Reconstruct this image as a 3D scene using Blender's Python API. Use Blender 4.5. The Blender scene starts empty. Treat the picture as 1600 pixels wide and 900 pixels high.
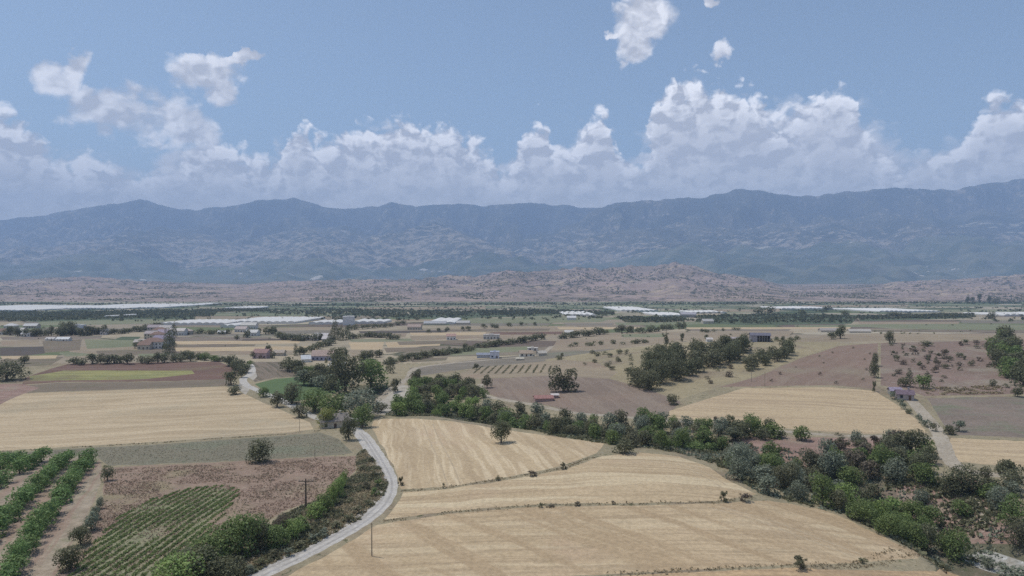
import bpy, bmesh, math, random
import numpy as np
from mathutils import Vector, Matrix
from mathutils.geometry import delaunay_2d_cdt
R = math.radians
F = 1050.0                      # focal length in pixels of the 1600 px wide photograph
YH = 425.0                      # row of the true horizon
CZ = 110.0                      # height of the drone above the valley floor
PITCH = math.atan((450 - YH) / F)
sc = bpy.context.scene
COL = sc.collection
# ---------------------------------------------------------------- camera
cam = bpy.data.cameras.new('camera'); camo = bpy.data.objects.new('camera', cam); COL.objects.link(camo)
camo.location = (0, 0, CZ); camo.rotation_euler = (R(90) - PITCH, 0, 0)
cam.sensor_width = 36.0; cam.lens = 36.0 * F / 1600.0; cam.clip_start = 1.0; cam.clip_end = 120000.0
sc.camera = camo
sc.view_settings.view_transform = 'Standard'; sc.view_settings.look = 'None'
sc.view_settings.exposure = 0.22; sc.view_settings.gamma = 1.0
sc.cycles.use_denoising = False
sc.cycles.max_bounces = 5; sc.cycles.diffuse_bounces = 2; sc.cycles.volume_bounces = 1
sc.cycles.glossy_bounces = 1; sc.cycles.transmission_bounces = 2; sc.cycles.transparent_max_bounces = 4
# ---------------------------------------------------------------- sun and sky
SUN_EL = R(68); SUN_AZ = R(-70)          # azimuth from +Y (view direction) towards +X
sd = Vector((math.sin(SUN_AZ) * math.cos(SUN_EL), math.cos(SUN_AZ) * math.cos(SUN_EL), math.sin(SUN_EL)))
sl = bpy.data.lights.new('sun', 'SUN'); sl.energy = 2.6; sl.angle = R(0.55); sl.color = (1.0, 0.955, 0.90)
so = bpy.data.objects.new('sun', sl); COL.objects.link(so); so.rotation_euler = (-sd).to_track_quat('-Z', 'Y').to_euler()
so.location = (0, 0, 500)
SKY_STRENGTH = 0.10

class NT:
    """small helper that writes node trees"""
    def __init__(s, nt): s.nt = nt; s.n = nt.nodes; s.l = nt.links
    def node(s, t, **k):
        n = s.n.new(t)
        for a, b in k.items(): setattr(n, a, b)
        return n
    def put(s, sock, v):
        if isinstance(v, bpy.types.NodeSocket): s.l.new(v, sock)
        elif v is not None:
            if isinstance(v, (tuple, list)) and len(v) == 3 and sock.type == 'RGBA': v = (*v, 1)
            sock.default_value = v
    def m(s, op, a, b=None, c=None, clamp=False):
        n = s.node('ShaderNodeMath', operation=op); n.use_clamp = clamp
        for i, v in enumerate((a, b, c)):
            if v is not None: s.put(n.inputs[i], v)
        return n.outputs[0]
    def noise(s, vec, scale, detail=4, rough=.5, dist=0, dim='3D'):
        n = s.node('ShaderNodeTexNoise', noise_dimensions=dim)
        s.put(n.inputs['Vector'], vec); n.inputs['Scale'].default_value = scale; n.inputs['Detail'].default_value = detail
        n.inputs['Roughness'].default_value = rough; n.inputs['Distortion'].default_value = dist
        return n.outputs[0]
    def mix(s, f, a, b, mode='MIX'):
        n = s.node('ShaderNodeMix', data_type='RGBA', blend_type=mode)
        s.put(n.inputs[0], f); s.put(n.inputs[6], a); s.put(n.inputs[7], b)
        return n.outputs[2]
    def step(s, v, a, b):
        n = s.node('ShaderNodeMapRange', interpolation_type='SMOOTHSTEP'); s.put(n.inputs[0], v)
        s.put(n.inputs[1], a); s.put(n.inputs[2], b); return n.outputs[0]
    def comb(s, x, y, z=0.0):
        n = s.node('ShaderNodeCombineXYZ'); s.put(n.inputs[0], x); s.put(n.inputs[1], y); s.put(n.inputs[2], z); return n.outputs[0]
    def mapping(s, vec, loc=(0, 0, 0), rot=0.0, scale=(1, 1, 1)):
        n = s.node('ShaderNodeMapping'); s.put(n.inputs[0], vec); n.inputs[1].default_value = loc
        n.inputs[2].default_value = (0, 0, rot); n.inputs[3].default_value = scale; return n.outputs[0]
    def ramp(s, v, stops, interp='LINEAR'):
        n = s.node('ShaderNodeValToRGB'); s.put(n.inputs[0], v); cr = n.color_ramp; cr.interpolation = interp
        while len(cr.elements) < len(stops): cr.elements.new(0.5)
        for e, (p, c) in zip(cr.elements, stops): e.position = p; e.color = (*c, 1)
        return n.outputs[0]

def px_dir(px, py):
    az = math.atan((px - 800) / F); el = math.atan((YH - py) / F * math.cos(az)); return az, el

def build_world():
    w = bpy.data.worlds.new('World'); sc.world = w; w.use_nodes = True
    t = NT(w.node_tree); t.n.clear()
    out = t.node('ShaderNodeOutputWorld'); bg = t.node('ShaderNodeBackground')
    t.l.new(bg.outputs[0], out.inputs[0]); bg.inputs[1].default_value = SKY_STRENGTH
    sky = t.node('ShaderNodeTexSky', sky_type='NISHITA'); sky.sun_disc = False
    sky.sun_elevation = SUN_EL; sky.sun_rotation = SUN_AZ; sky.altitude = 600; sky.air_density = 1.0; sky.dust_density = 1.2; sky.ozone_density = 2.0
    tc = t.node('ShaderNodeTexCoord'); sep = t.node('ShaderNodeSeparateXYZ'); t.l.new(tc.outputs['Generated'], sep.inputs[0])
    az = t.m('ARCTAN2', sep.outputs[0], sep.outputs[1]); el = t.m('ARCSINE', sep.outputs[2])
    # slow bending of the coordinates so that no outline stays smooth
    P0 = t.comb(az, el, 0.0)
    wx = t.m('MULTIPLY', t.m('SUBTRACT', t.noise(P0, 16, 4, .6, 0, '2D'), .5), .045)
    wy = t.m('MULTIPLY', t.m('SUBTRACT', t.noise(t.mapping(P0, (7, 3, 0)), 22, 4, .6, 0, '2D'), .5), .05)
    az2 = t.m('ADD', az, wx); el2 = t.m('ADD', el, wy)
    def profile(pts, azs):
        n = t.node('ShaderNodeFloatCurve'); lo, hi = -0.9, 0.9
        t.put(n.inputs['Value'], t.m('DIVIDE', t.m('SUBTRACT', azs, lo), hi - lo, clamp=True))
        cv = n.mapping.curves[0]; P = []
        for px, py in pts:
            a, e = px_dir(px, py); P.append(((a - lo) / (hi - lo), e / 0.5))
        P = [(0, P[0][1])] + P + [(1, P[-1][1])]
        cv.points[0].location = P[0]; cv.points[1].location = P[-1]
        for p in P[1:-1]: cv.points.new(*p)
        n.mapping.update()
        return t.m('MULTIPLY', n.outputs[0], 0.5)
    Q = t.comb(t.m('MULTIPLY', az, 1.0), t.m('MULTIPLY', el, 1.35), 0.0)
    LX, LY = -0.010, 0.018                                # towards the sun on the sky
    def billow(offs, seed, sc_=11.0):
        """heaped-up noise: round knobs with creases between them"""
        v = t.node('ShaderNodeTexVoronoi', feature='F1', voronoi_dimensions='2D'); v.inputs['Scale'].default_value = sc_ * 2.2
        v.inputs['Detail'].default_value = 2.0; v.inputs['Roughness'].default_value = .55
        q = t.mapping(Q, (offs[0] + seed, offs[1], seed * .37))
        wz = t.node('ShaderNodeVectorMath', operation='ADD')
        nz = t.node('ShaderNodeTexNoise', noise_dimensions='2D'); t.put(nz.inputs['Vector'], q); nz.inputs['Scale'].default_value = 30; nz.inputs['Detail'].default_value = 2
        ml = t.node('ShaderNodeVectorMath', operation='SCALE'); t.l.new(nz.outputs['Color'], ml.inputs[0]); ml.inputs['Scale'].default_value = .035
        t.put(wz.inputs[0], q); t.l.new(ml.outputs[0], wz.inputs[1])
        t.put(v.inputs['Vector'], wz.outputs[0])
        f = t.noise(q, sc_, 6, .52, 0, '2D')
        return t.m('ADD', t.m('MULTIPLY', t.m('SUBTRACT', .45, v.outputs['Distance']), .55), f)
    skyc = sky.outputs[0]
    # the clear sky: pull the physical sky a little towards the washed blue of the photograph
    hs = t.node('ShaderNodeHueSaturation'); hs.inputs['Saturation'].default_value = SKY_SAT; hs.inputs['Value'].default_value = SKY_VAL; t.l.new(skyc, hs.inputs['Color'])
    col = t.mix(1.0, hs.outputs[0], SKY_TINT, 'MULTIPLY')
    white = CLOUD_WHITE; grey = CLOUD_GREY; low = CLOUD_LOW
    def layer(col, top, amp, seed, soft, scale, bright, opacity=1.0, zone=.10):
        b0 = billow((0, 0), seed, scale); b1 = billow((LX, LY), seed, scale)
        edge = t.m('ADD', t.m('SUBTRACT', top, el2), t.m('MULTIPLY', t.m('SUBTRACT', b0, .51), amp))
        a = t.m('MULTIPLY', t.step(edge, 0.0, soft), opacity)
        lit = t.m('MULTIPLY_ADD', t.m('SUBTRACT', b0, b1), 3.0, .50, clamp=True)
        crest = t.step(edge, zone, 0.0)                    # the upper part of a heap takes the sun
        l2 = t.m('MULTIPLY', lit, t.m('MULTIPLY_ADD', crest, .70, .30))
        l2 = t.m('MULTIPLY', l2, bright, clamp=True)
        depth = t.step(el2, .17, .02)
        base = t.mix(depth, grey, low)
        c = t.mix(l2, base, white)
        return t.mix(a, col, c)
    pB2 = [(0,200),(60,215),(130,235),(220,225),(300,190),(350,196),(420,225),(450,205),(520,190),(600,178),(700,195),(790,225),(850,196),(930,180),(990,215),(1040,160),(1100,130),(1180,135),(1260,140),(1330,130),(1390,170),(1470,190),(1540,165),(1600,140)]
    pA = [(0,160),(60,172),(100,206),(150,236),(250,244),(316,218),(345,204),(415,226),(436,238),(455,196),(474,178),(496,205),(530,190),(548,178),(582,187),(612,182),(660,170),(700,184),(735,200),(776,212),(790,236),(812,215),(830,172),(850,175),(862,212),(898,196),(925,165),(946,158),(962,200),(992,240),(1014,168),(1042,122),(1078,106),(1110,118),(1140,124),(1180,132),(1210,162),(1240,150),(1270,125),(1300,106),(1332,122),(1348,162),(1380,205),(1450,232),(1500,195),(1540,142),(1600,112)]
    pD = [(0,280),(90,300),(180,262),(260,286),(340,262),(430,300),(520,270),(600,255),(700,290),(770,262),(860,290),(940,258),(1010,280),(1090,262),(1180,285),(1260,250),(1340,240),(1420,280),(1500,250),(1600,262)]
    pC = [(0,270),(60,262),(110,300),(200,290),(330,215),(380,240),(430,290),(480,240),(560,250),(640,240),(740,225),(800,260),(870,225),(960,262),(1010,215),(1060,225),(1130,250),(1200,262),(1250,205),(1300,165),(1345,200),(1400,262),(1450,212),(1500,262),(1560,200),(1600,190)]
    # small clouds standing alone: heaps of tilted ellipses
    def blobs(items):
        tot = None
        for px, py, rx, ry, tilt in items:
            a0, e0 = px_dir(px, py); k = 1 / F
            dx = t.m('SUBTRACT', az2, a0); dy = t.m('SUBTRACT', el2, e0)
            c, s_ = math.cos(R(tilt)), math.sin(R(tilt))
            u = t.m('ADD', t.m('MULTIPLY', dx, c / (rx * k)), t.m('MULTIPLY', dy, s_ / (rx * k)))
            v = t.m('ADD', t.m('MULTIPLY', dx, -s_ / (ry * k)), t.m('MULTIPLY', dy, c / (ry * k)))
            g = t.m('SUBTRACT', 1.0, t.m('ADD', t.m('MULTIPLY', u, u), t.m('MULTIPLY', v, v)), clamp=True)
            tot = g if tot is None else t.m('MAXIMUM', tot, g)
        return tot
    bl = blobs([(90,124,34,34,-20),(122,100,32,18,50),(165,176,66,42,0),(230,182,96,46,5),(285,196,70,36,-25),(318,118,62,36,12),(372,92,46,12,15),(350,150,32,30,0),(1004,30,52,52,0),(992,70,36,34,0),(955,50,14,10,0),(1122,86,22,18,0),(1115,6,14,9,0)])
    b0 = billow((0, 0), 9.1, 9); b1 = billow((LX, LY), 9.1, 9)
    e = t.m('ADD', t.m('MULTIPLY', bl, 1.35), t.m('MULTIPLY', t.m('SUBTRACT', b0, .49), 1.25))
    a = t.m('MULTIPLY', t.m('MULTIPLY', t.step(e, .0, .85), t.step(bl, 0.0, .22)), .9)
    lit = t.m('MULTIPLY_ADD', t.m('SUBTRACT', b0, b1), 2.2, .42, clamp=True)
    col = t.mix(a, col, t.mix(t.m('MULTIPLY', lit, .75), grey, white))
    col = layer(col, profile(pB2, az2), .09, 2.3, .05, 9, .55, .85)
    col = layer(col, profile(pA, az2), .055, 5.7, .022, 13, 1.15, .96, .085)
    col = layer(col, profile(pC, az2), .09, 11.9, .05, 11, 1.0, .8, .07)
    col = layer(col, profile(pD, az2), .10, 17.3, .06, 13, 1.0, .85, .06)
    # the murky band of distant air and cloud feet above the mountains
    band = t.m('MULTIPLY', t.step(el, .18, .05), .28)
    col = t.mix(band, col, low)
    # clouds belong over the land only; below the horizon a dull ground tone
    col = t.mix(t.step(el, -.01, -.05), col, (1.6, 1.7, 1.8))
    t.put(bg.inputs[0], col)
    w.cycles.sampling_method = 'MANUAL'; w.cycles.sample_map_resolution = 512
SKY_SAT, SKY_VAL, SKY_TINT = 0.86, 1.03, (0.97, 1.03, 1.02)
CLOUD_WHITE = (12.0, 11.9, 12.2); CLOUD_GREY = (5.5, 5.5, 5.9); CLOUD_LOW = (7.7, 7.3, 6.5)
build_world()

# ---------------------------------------------------------------- noise
_rng = np.random.RandomState(7)
_perm = np.concatenate([_rng.permutation(512)] * 3)
_ang = _rng.rand(512) * 2 * np.pi
_gx, _gy = np.cos(_ang), np.sin(_ang)
def perlin(x, y):
    xi = np.floor(x).astype(int); yi = np.floor(y).astype(int); xf = x - xi; yf = y - yi
    def g(ix, iy, fx, fy):
        h = _perm[_perm[ix & 511] + (iy & 511)]; return _gx[h] * fx + _gy[h] * fy
    u = xf ** 3 * (xf * (xf * 6 - 15) + 10); v = yf ** 3 * (yf * (yf * 6 - 15) + 10)
    a = g(xi, yi, xf, yf); b = g(xi + 1, yi, xf - 1, yf); c = g(xi, yi + 1, xf, yf - 1); d = g(xi + 1, yi + 1, xf - 1, yf - 1)
    return (a + u * (b - a)) * (1 - v) + (c + u * (d - c)) * v
def fbm(x, y, o=4, g=.5):
    s = 0; a = 1; t = 0
    for i in range(o): s = s + a * perlin(x * 2 ** i + i * 17.3, y * 2 ** i - i * 9.1); t += a; a *= g
    return s / t
def ridged(x, y, o=5, g=.5):
    s = 0; a = 1; t = 0; w = 1
    for i in range(o):
        n = 1 - np.abs(perlin(x * 2 ** i + i * 5.3, y * 2 ** i + i * 8.7)) * 2.2
        n = np.clip(n, 0, 1) ** 1.6 * w; w = np.clip(n * 1.6, 0, 1); s = s + a * n; t += a; a *= g
    return s / t

# ---------------------------------------------------------------- the lie of the land
UC = np.array([-900, -300, 0, 250, 450, 600, 700, 800, 900, 1000, 1100, 1200, 1300, 1450, 1600, 1900, 2600], float)
DR = np.array([25, 80, 125, 150, 170, 195, 225, 250, 280, 320, 380, 440, 490, 530, 600, 750, 1050, 1500, 2000, 2600, 3300], float)
def zpy(py, d): return CZ - (py - YH) * d / F
zL = {25:56,80:55.5,125:54.8,150:54.3,170:53.6,195:52.6,225:51.2,250:50.3,280:49.3,320:48.4,380:48.2,440:47.9,490:47,530:46.2,600:44.8,750:42,1050:35,1500:21.5,2000:9,2600:2,3300:0}
T = np.zeros((len(DR), len(UC)))
for i, d in enumerate(DR): T[i, :] = zL[int(d)]
def setcol(us, vals):
    for u in us:
        j = int(np.where(UC == u)[0][0])
        for d, z in vals.items(): T[int(np.where(DR == d)[0][0]), j] = z
setcol([600], {170:54.5,195:54,225:52.4,250:50.5,280:48.2,320:47,380:47.2})
setcol([700], {150:55,170:55.6,195:55,225:53,250:50.5,280:49.2,320:48.6,380:48.2})
setcol([800], {150:55.5,170:56.6,195:56.2,225:53.2,250:50.6,280:50.4,320:50.6,380:50.8,440:49.5,490:48,530:47})
setcol([900], {150:56,170:57.3,195:57,225:53.6,250:50.8,280:51.3,320:52.6,380:53.5,440:52.6,490:51,530:49.6})
setcol([1000], {150:56.2,170:57.8,195:57.5,225:53.2,250:50.4,280:51.6,320:53.5,380:55.5,440:57,490:57.5,530:56,600:51,750:44})
setcol([1100], {150:55.6,170:57,195:55,225:52.2,250:50.8,280:52.0,320:54.2,380:57,440:59.4,490:60.6,530:59,600:52,750:43})
setcol([1200], {125:54.6,150:55,170:54.8,195:52.5,225:50.6,250:51.4,280:53.0,320:55,380:57.6,440:60.2,490:61.6,530:60.5,600:53,750:43})
setcol([1300], {125:54,150:53.5,170:51.6,195:50.6,225:50.4,250:51.8,280:53.2,320:55.2,380:57.6,440:60.3,490:62.0,530:61.5,600:54,750:43})
setcol([1450], {125:51.5,150:50.8,170:50.6,195:51.4,225:51.9,250:52.4,280:53.4,320:55.2,380:57.6,440:60.2,490:62.2,530:62.0,600:54,750:43})
setcol([1600, 1900, 2600], {80:54,125:49.6,150:50.2,170:51.4,195:52.4,225:53.0,250:53.6,280:54.4,320:56,380:58.4,440:61,490:62.6,530:62.8,600:55,750:43})
NU, ND = 420, 420
_ug = np.linspace(-900, 2600, NU); _sg = np.linspace(math.log(25), math.log(3300), ND)
def _interp_table():
    ls = np.log(DR); A = np.zeros((ND, len(UC)))
    for j in range(len(UC)): A[:, j] = np.interp(_sg, ls, T[:, j])
    B = np.zeros((ND, NU))
    for i in range(ND): B[i] = np.interp(_ug, UC, A[i])
    def blur(M, sg, ax):
        k = np.exp(-0.5 * (np.arange(-4 * sg, 4 * sg + 1) / sg) ** 2); k /= k.sum()
        pad = [(0, 0), (0, 0)]; pad[ax] = (4 * sg, 4 * sg); Mp = np.pad(M, pad, 'edge')
        return np.apply_along_axis(lambda v: np.convolve(v, k, 'valid'), ax, Mp)
    return blur(blur(B, 5, 0), 6, 1)
TT = _interp_table()
def ud(x, y):
    y = np.maximum(y, 1e-3); return x / y * F + 800, y
def table(u, d):
    a = np.clip((u + 900) / 3500 * (NU - 1), 0, NU - 1.001); b = np.clip((np.log(d) - math.log(25)) / (math.log(3300) - math.log(25)) * (ND - 1), 0, ND - 1.001)
    ai = a.astype(int); bi = b.astype(int); fa = a - ai; fb = b - bi
    return (TT[bi, ai] * (1 - fa) + TT[bi, ai + 1] * fa) * (1 - fb) + (TT[bi + 1, ai] * (1 - fa) + TT[bi + 1, ai + 1] * fa) * fb
HC = np.array([(-900,436),(0,439),(60,436),(140,433),(190,437),(230,440),(380,446),(440,440),(600,437),(660,437),(700,431),(740,433),(790,424),(830,426),(900,419),(940,422),(985,416),(1020,418),(1052,411),(1090,418),(1130,430),(1190,437),(1240,452),(1290,458),(1330,449),(1400,441),(1500,437),(1600,430),(1900,428),(2600,432)], float)
M1 = np.array([(-900,330),(-300,345),(0,342),(60,338),(120,327),(180,318),(220,309),(250,320),(300,328),(350,322),(400,313),(460,309),(500,321),(540,325),(590,322),(612,313),(650,323),(700,317),(760,321),(830,317),(880,320),(930,325),(960,326),(1040,322),(1200,330),(1600,330),(2600,320)], float)
M2 = np.array([(-900,380),(0,395),(100,385),(150,373),(185,364),(250,355),(300,362),(380,384),(430,366),(482,355),(540,354),(600,376),(640,362),(675,347),(725,364),(800,392),(860,372),(905,345),(932,325),(962,317),(1000,314),(1040,311),(1100,307),(1160,293),(1220,304),(1270,306),(1330,298),(1400,293),(1450,296),(1490,295),(1540,287),(1600,278),(1700,272),(1900,300),(2600,330)], float)
M3 = np.array([(-900,420),(0,412),(90,402),(200,396),(300,404),(420,398),(540,392),(620,404),(700,396),(800,405),(860,408),(920,385),(990,362),(1060,352),(1120,362),(1200,372),(1300,352),(1400,340),(1480,352),(1600,345),(1900,350),(2600,380)], float)
PEAKS = [(250,354,12000,1500),(178,370,11300,1100),(100,386,11000,1000),(310,364,11600,1000),(370,380,11900,900),(430,366,12300,1100),(482,354,12200,1400),(541,352,12600,1200),(600,378,11400,900),(640,368,12400,900),(676,347,11900,1400),(735,374,11300,900),(790,380,12000,1100),(846,364,12300,1200),(895,350,12700,1200),(20,372,12500,1200),
 (985,352,11200,1300),(1060,345,11400,1300),(1125,352,11000,1100),(1205,345,11300,1300),(1290,340,11300,1400),(1370,330,11500,1500),(1445,338,11200,1200),(1530,325,11600,1500),(1620,318,11600,1500),(1100,385,10300,900),(1250,380,10300,900),(1420,378,10200,1000),(1560,372,10300,1000),(960,386,10300,800),(560,392,10600,800),(330,396,10500,800),(720,396,10500,700)]
GUL = None
def height(x, y):
    x = np.asarray(x, float); y = np.asarray(y, float); u, d = ud(x, y)
    zn = table(u, np.clip(d, 26, 3299))
    zn = zn + fbm(x / 45, y / 45, 3) * .7 * np.clip((d - 20) / 60, 0, 1) * np.clip(1 + (d - 500) / 500, 1, 3)
    if GUL is not None:
        g = 0
        for k in range(len(GUL) - 1):
            (ax, ay, w, dep), (bx, by, w2, dep2) = GUL[k], GUL[k + 1]
            vx, vy = bx - ax, by - ay; tt = np.clip(((x - ax) * vx + (y - ay) * vy) / (vx * vx + vy * vy), 0, 1)
            r = np.hypot(x - ax - tt * vx, y - ay - tt * vy); W = w + (w2 - w) * tt; D = dep + (dep2 - dep) * tt
            g = np.maximum(g, D * np.exp(-(r / W) ** 4))
        zn = zn - g - (g > .3) * np.abs(fbm(x / 9, y / 9, 3)) * np.minimum(g, 2) * .6
    far = d > 2300
    if np.any(far):
        z = np.array(zn, float); xf, yf, uf, df = x[far], y[far], u[far], d[far]
        base = fbm(xf / 700, yf / 700, 3) * 4
        # badland hills
        hz = np.maximum(zpy(np.interp(uf, HC[:, 0], HC[:, 1]), 4700), 3)
        tnt = np.interp(df, [2420, 2800, 3300, 3900, 4700, 5100, 6100], [0, .10, .26, .58, 1, .8, 0])
        rg = ridged(xf / 520, yf / 700, 5); r2 = ridged(xf / 190 + 3, yf / 260, 4)
        near1 = np.exp(-((df - 4700) / 260) ** 2)
        r3 = ridged(xf / 75 + 1, yf / 110, 3); hills = hz * tnt * (.50 + .50 * np.maximum(near1, np.clip(rg * 1.5, 0, 1))) + ((r2 - .45) * 22 + (r3 - .4) * 5) * np.clip(tnt * 3, 0, 1) * np.clip(hz / 55, .3, 1.2)
        # the far plain rises gently to the foot of the mountains
        fan = np.interp(df, [6000, 8000, 9200, 10400, 12000, 15000, 19000], [0, 8, 60, 150, 260, 300, 300])
        h1 = zpy(np.interp(uf, M1[:, 0], M1[:, 1]), 15000); h2 = zpy(np.interp(uf, M2[:, 0], M2[:, 1]), 12800); h3 = zpy(np.interp(uf, M3[:, 0], M3[:, 1]), 10900)
        def tent(c, a, b, p=1.25):
            q = np.where(df < c, (c - df) / a, (df - c) / b); return np.clip(1 - q, 0, 1) ** p
        wob = fbm(xf / 1500, yf / 1500, 3) * 300
        er = ridged((xf + wob) / 1250, yf / 2600, 6, .55); er2 = ridged((xf - wob) / 480 + 9, yf / 900, 5, .55)
        def mass(h, c, a, b, p):
            tt = tent(c, a, b, p); keep = np.exp(-((df - c) / 240) ** 2)
            k = .42 + .58 * np.clip(er * 1.45, 0, 1) + .07 * (er2 - .4); k = k * (1 - keep) + keep
            return h * tt * k
        m = np.maximum(np.maximum(mass(h1, 15000, 5200, 3500, 1.05), mass(h2, 12800, 3600, 2600, 1.1)), mass(h3, 10900, 2300, 1900, 1.15))
        for (pu, pp, pd, pr) in PEAKS:
            r = np.hypot(xf - (pu - 800) / F * pd, (yf - pd) * .8); th = np.arctan2(yf - pd, xf - (pu - 800) / F * pd)
            sp = 1 + .22 * np.sin(th * 5 + pu) + .22 * perlin(xf / 330 + pu, yf / 330) * np.clip(r / pr * 2, 0, 1)
            m = np.maximum(m, zpy(pp, pd) * np.clip(1 - r / (pr * 2.1) * sp, 0, 1) ** 1.15)
        m = m + (er2 - .45) * 60 * np.clip((df - 9500) / 1500, 0, 1) * np.clip(m / 300, 0, 1)
        cap = np.minimum(np.interp(uf, M1[:, 0], M1[:, 1]), np.interp(uf, M2[:, 0], M2[:, 1])) + fbm(uf / 22, uf * 0 + 3, 2) * 1.2; m = np.minimum(m, zpy(cap, df))
        zf = np.maximum(base + hills, fan + base) ; zf = np.maximum(zf, m)
        bl = np.clip((df - 2350) / 150, 0, 1)
        z[far] = zn[far] * (1 - bl) + zf * bl
        return z
    return zn
def ray(px, py):
    cx = (np.asarray(px, float) - 800) / F; cy = (450 - np.asarray(py, float)) / F
    return cx, math.cos(PITCH) + cy * math.sin(PITCH), -math.sin(PITCH) + cy * math.cos(PITCH)
_TS = np.geomspace(30, 17000, 520)
def hits(P):
    """first point of the land seen through each pixel"""
    P = np.asarray(P, float).reshape(-1, 2); out = np.zeros((len(P), 3))
    for k in range(0, len(P), 2000):
        p = P[k:k + 2000]; rx, ry, rz = ray(p[:, 0], p[:, 1])
        X = rx[:, None] * _TS; Y = ry[:, None] * _TS; Z = CZ + rz[:, None] * _TS
        below = Z < height(X, Y); idx = np.argmax(below, 1); idx[~below.any(1)] = len(_TS) - 1; idx = np.maximum(idx, 1)
        lo = _TS[idx - 1]; hi = _TS[idx]
        for _ in range(12):
            md = (lo + hi) / 2; b = CZ + rz * md < height(rx * md, ry * md); hi = np.where(b, md, hi); lo = np.where(b, lo, md)
        x, y = rx * hi, ry * hi; out[k:k + 2000] = np.stack([x, y, height(x, y)], 1)
    return out
def hit(px, py): return hits([(px, py)])[0]
def project(x, y, z):
    dz = z - CZ; dep = y * math.cos(PITCH) - dz * math.sin(PITCH); up = y * math.sin(PITCH) + dz * math.cos(PITCH)
    return 800 + F * x / dep, 450 - F * up / dep
_g = [(1760,960,17,7),(1640,915,15,7),(1560,872,13,6.5),(1480,825,13,6),(1400,785,14,6),(1310,752,13,5.5),(1225,722,11,5),(1150,700,9,5),(1060,690,10,4.5),(960,676,10,4.5),(850,662,9,4),(760,650,9,3.5),(680,638,9,3),(610,622,8,2.5),(570,606,8,2)]
_h = hits([(a, b) for a, b, _, _ in _g]); GUL = [(h[0], h[1], q[2], q[3]) for h, q in zip(_h, _g)]
# ---------------------------------------------------------------- materials of the ground
def new_mat(name):
    m = bpy.data.materials.new(name); m.use_nodes = True; t = NT(m.node_tree); t.n.clear()
    out = t.node('ShaderNodeOutputMaterial'); b = t.node('ShaderNodeBsdfPrincipled'); t.l.new(b.outputs[0], out.inputs[0])
    b.inputs['Roughness'].default_value = .95; b.inputs['Specular IOR Level'].default_value = .1
    return m, t, b
def ground_mat(name, a, b, s1=.02, c=None, s2=.15, rows=None, specks=None, bump=.0, patch=None, contrast=1.0):
    """a/b: the two main colours, c: colour of patches, rows: (angle, spacing m, strength, colour), specks: list of (scale, threshold, colour)"""
    m, t, bs = new_mat(name); g = t.node('ShaderNodeNewGeometry'); P = g.outputs['Position']
    n1 = t.noise(P, s1, 6, .6); n2 = t.noise(P, s2, 6, .65)
    f = t.m('ADD', t.m('MULTIPLY', n1, .55), t.m('MULTIPLY', n2, .45)); col = t.mix(t.step(f, .5 - .14 / contrast, .5 + .14 / contrast), a, b)
    if c: col = t.mix(t.m('MULTIPLY', t.step(t.noise(t.mapping(P, (37, 11, 0)), s1 * 1.7, 5, .6), .5, .68), .8), col, c)
    if patch:
        for (px, py, r, cc, st) in patch:
            h = hit(px, py); dv = t.node('ShaderNodeVectorMath', operation='DISTANCE'); t.put(dv.inputs[0], t.comb(0, 0, 0)); t.l.new(P, dv.inputs[0]); dv.inputs[1].default_value = tuple(h)
            k = t.m('ADD', dv.outputs['Value'], t.m('MULTIPLY', t.m('SUBTRACT', t.noise(P, 1.6 / r, 5, .7), .5), r * 2.2)); col = t.mix(t.m('MULTIPLY', t.step(k, r, r * .45), st), col, cc)
    for rw in (rows or []):
        ang, sp, st, cc = rw
        q = t.mapping(P, (0, 0, 0), -ang, (1, 1, 1)); sx = t.node('ShaderNodeSeparateXYZ'); t.l.new(q, sx.inputs[0])
        # x runs along the rows after the turn
        wob = t.m('MULTIPLY', t.m('SUBTRACT', t.noise(P, .03, 3), .5), sp * 2.4)
        v = t.comb(t.m('MULTIPLY', sx.outputs[0], .035 / max(sp, .5)), t.m('DIVIDE', t.m('ADD', sx.outputs[1], wob), sp), 0)
        k = t.noise(v, 1.0, 3, .6); k = t.m('MULTIPLY', t.step(k, .47, .60), st)
        k = t.m('MULTIPLY', k, t.m('MULTIPLY_ADD', t.noise(P, .012, 2), 1.4, .25, clamp=True))
        col = t.mix(k, col, cc)
    for (scl, th, cc) in (specks or []):
        k = t.step(t.noise(t.mapping(P, (scl * 71, 5, 0)), scl, 4, .65), th, th + .06); col = t.mix(t.m('MULTIPLY', k, .85), col, cc)
    # grain, so that nothing is flat from close by
    gr = t.noise(P, 1.1, 4, .7); col = t.mix(.55, col, t.mix(t.step(gr, .3, .7), (.70, .70, .70), (1.22, 1.22, 1.22)), 'MULTIPLY')
    t.put(bs.inputs['Base Color'], col)
    if bump:
        bp = t.node('ShaderNodeBump'); bp.inputs['Strength'].default_value = 1; bp.inputs['Distance'].default_value = bump
        t.l.new(t.noise(P, .9, 5, .6), bp.inputs['Height']); t.l.new(bp.outputs[0], bs.inputs['Normal'])
    return m
STR = (.52, .42, .28); STR2 = (.44, .35, .235)
def ang(p, q):
    a, b = hit(*p), hit(*q); return math.atan2(b[1] - a[1], b[0] - a[0])
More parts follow.
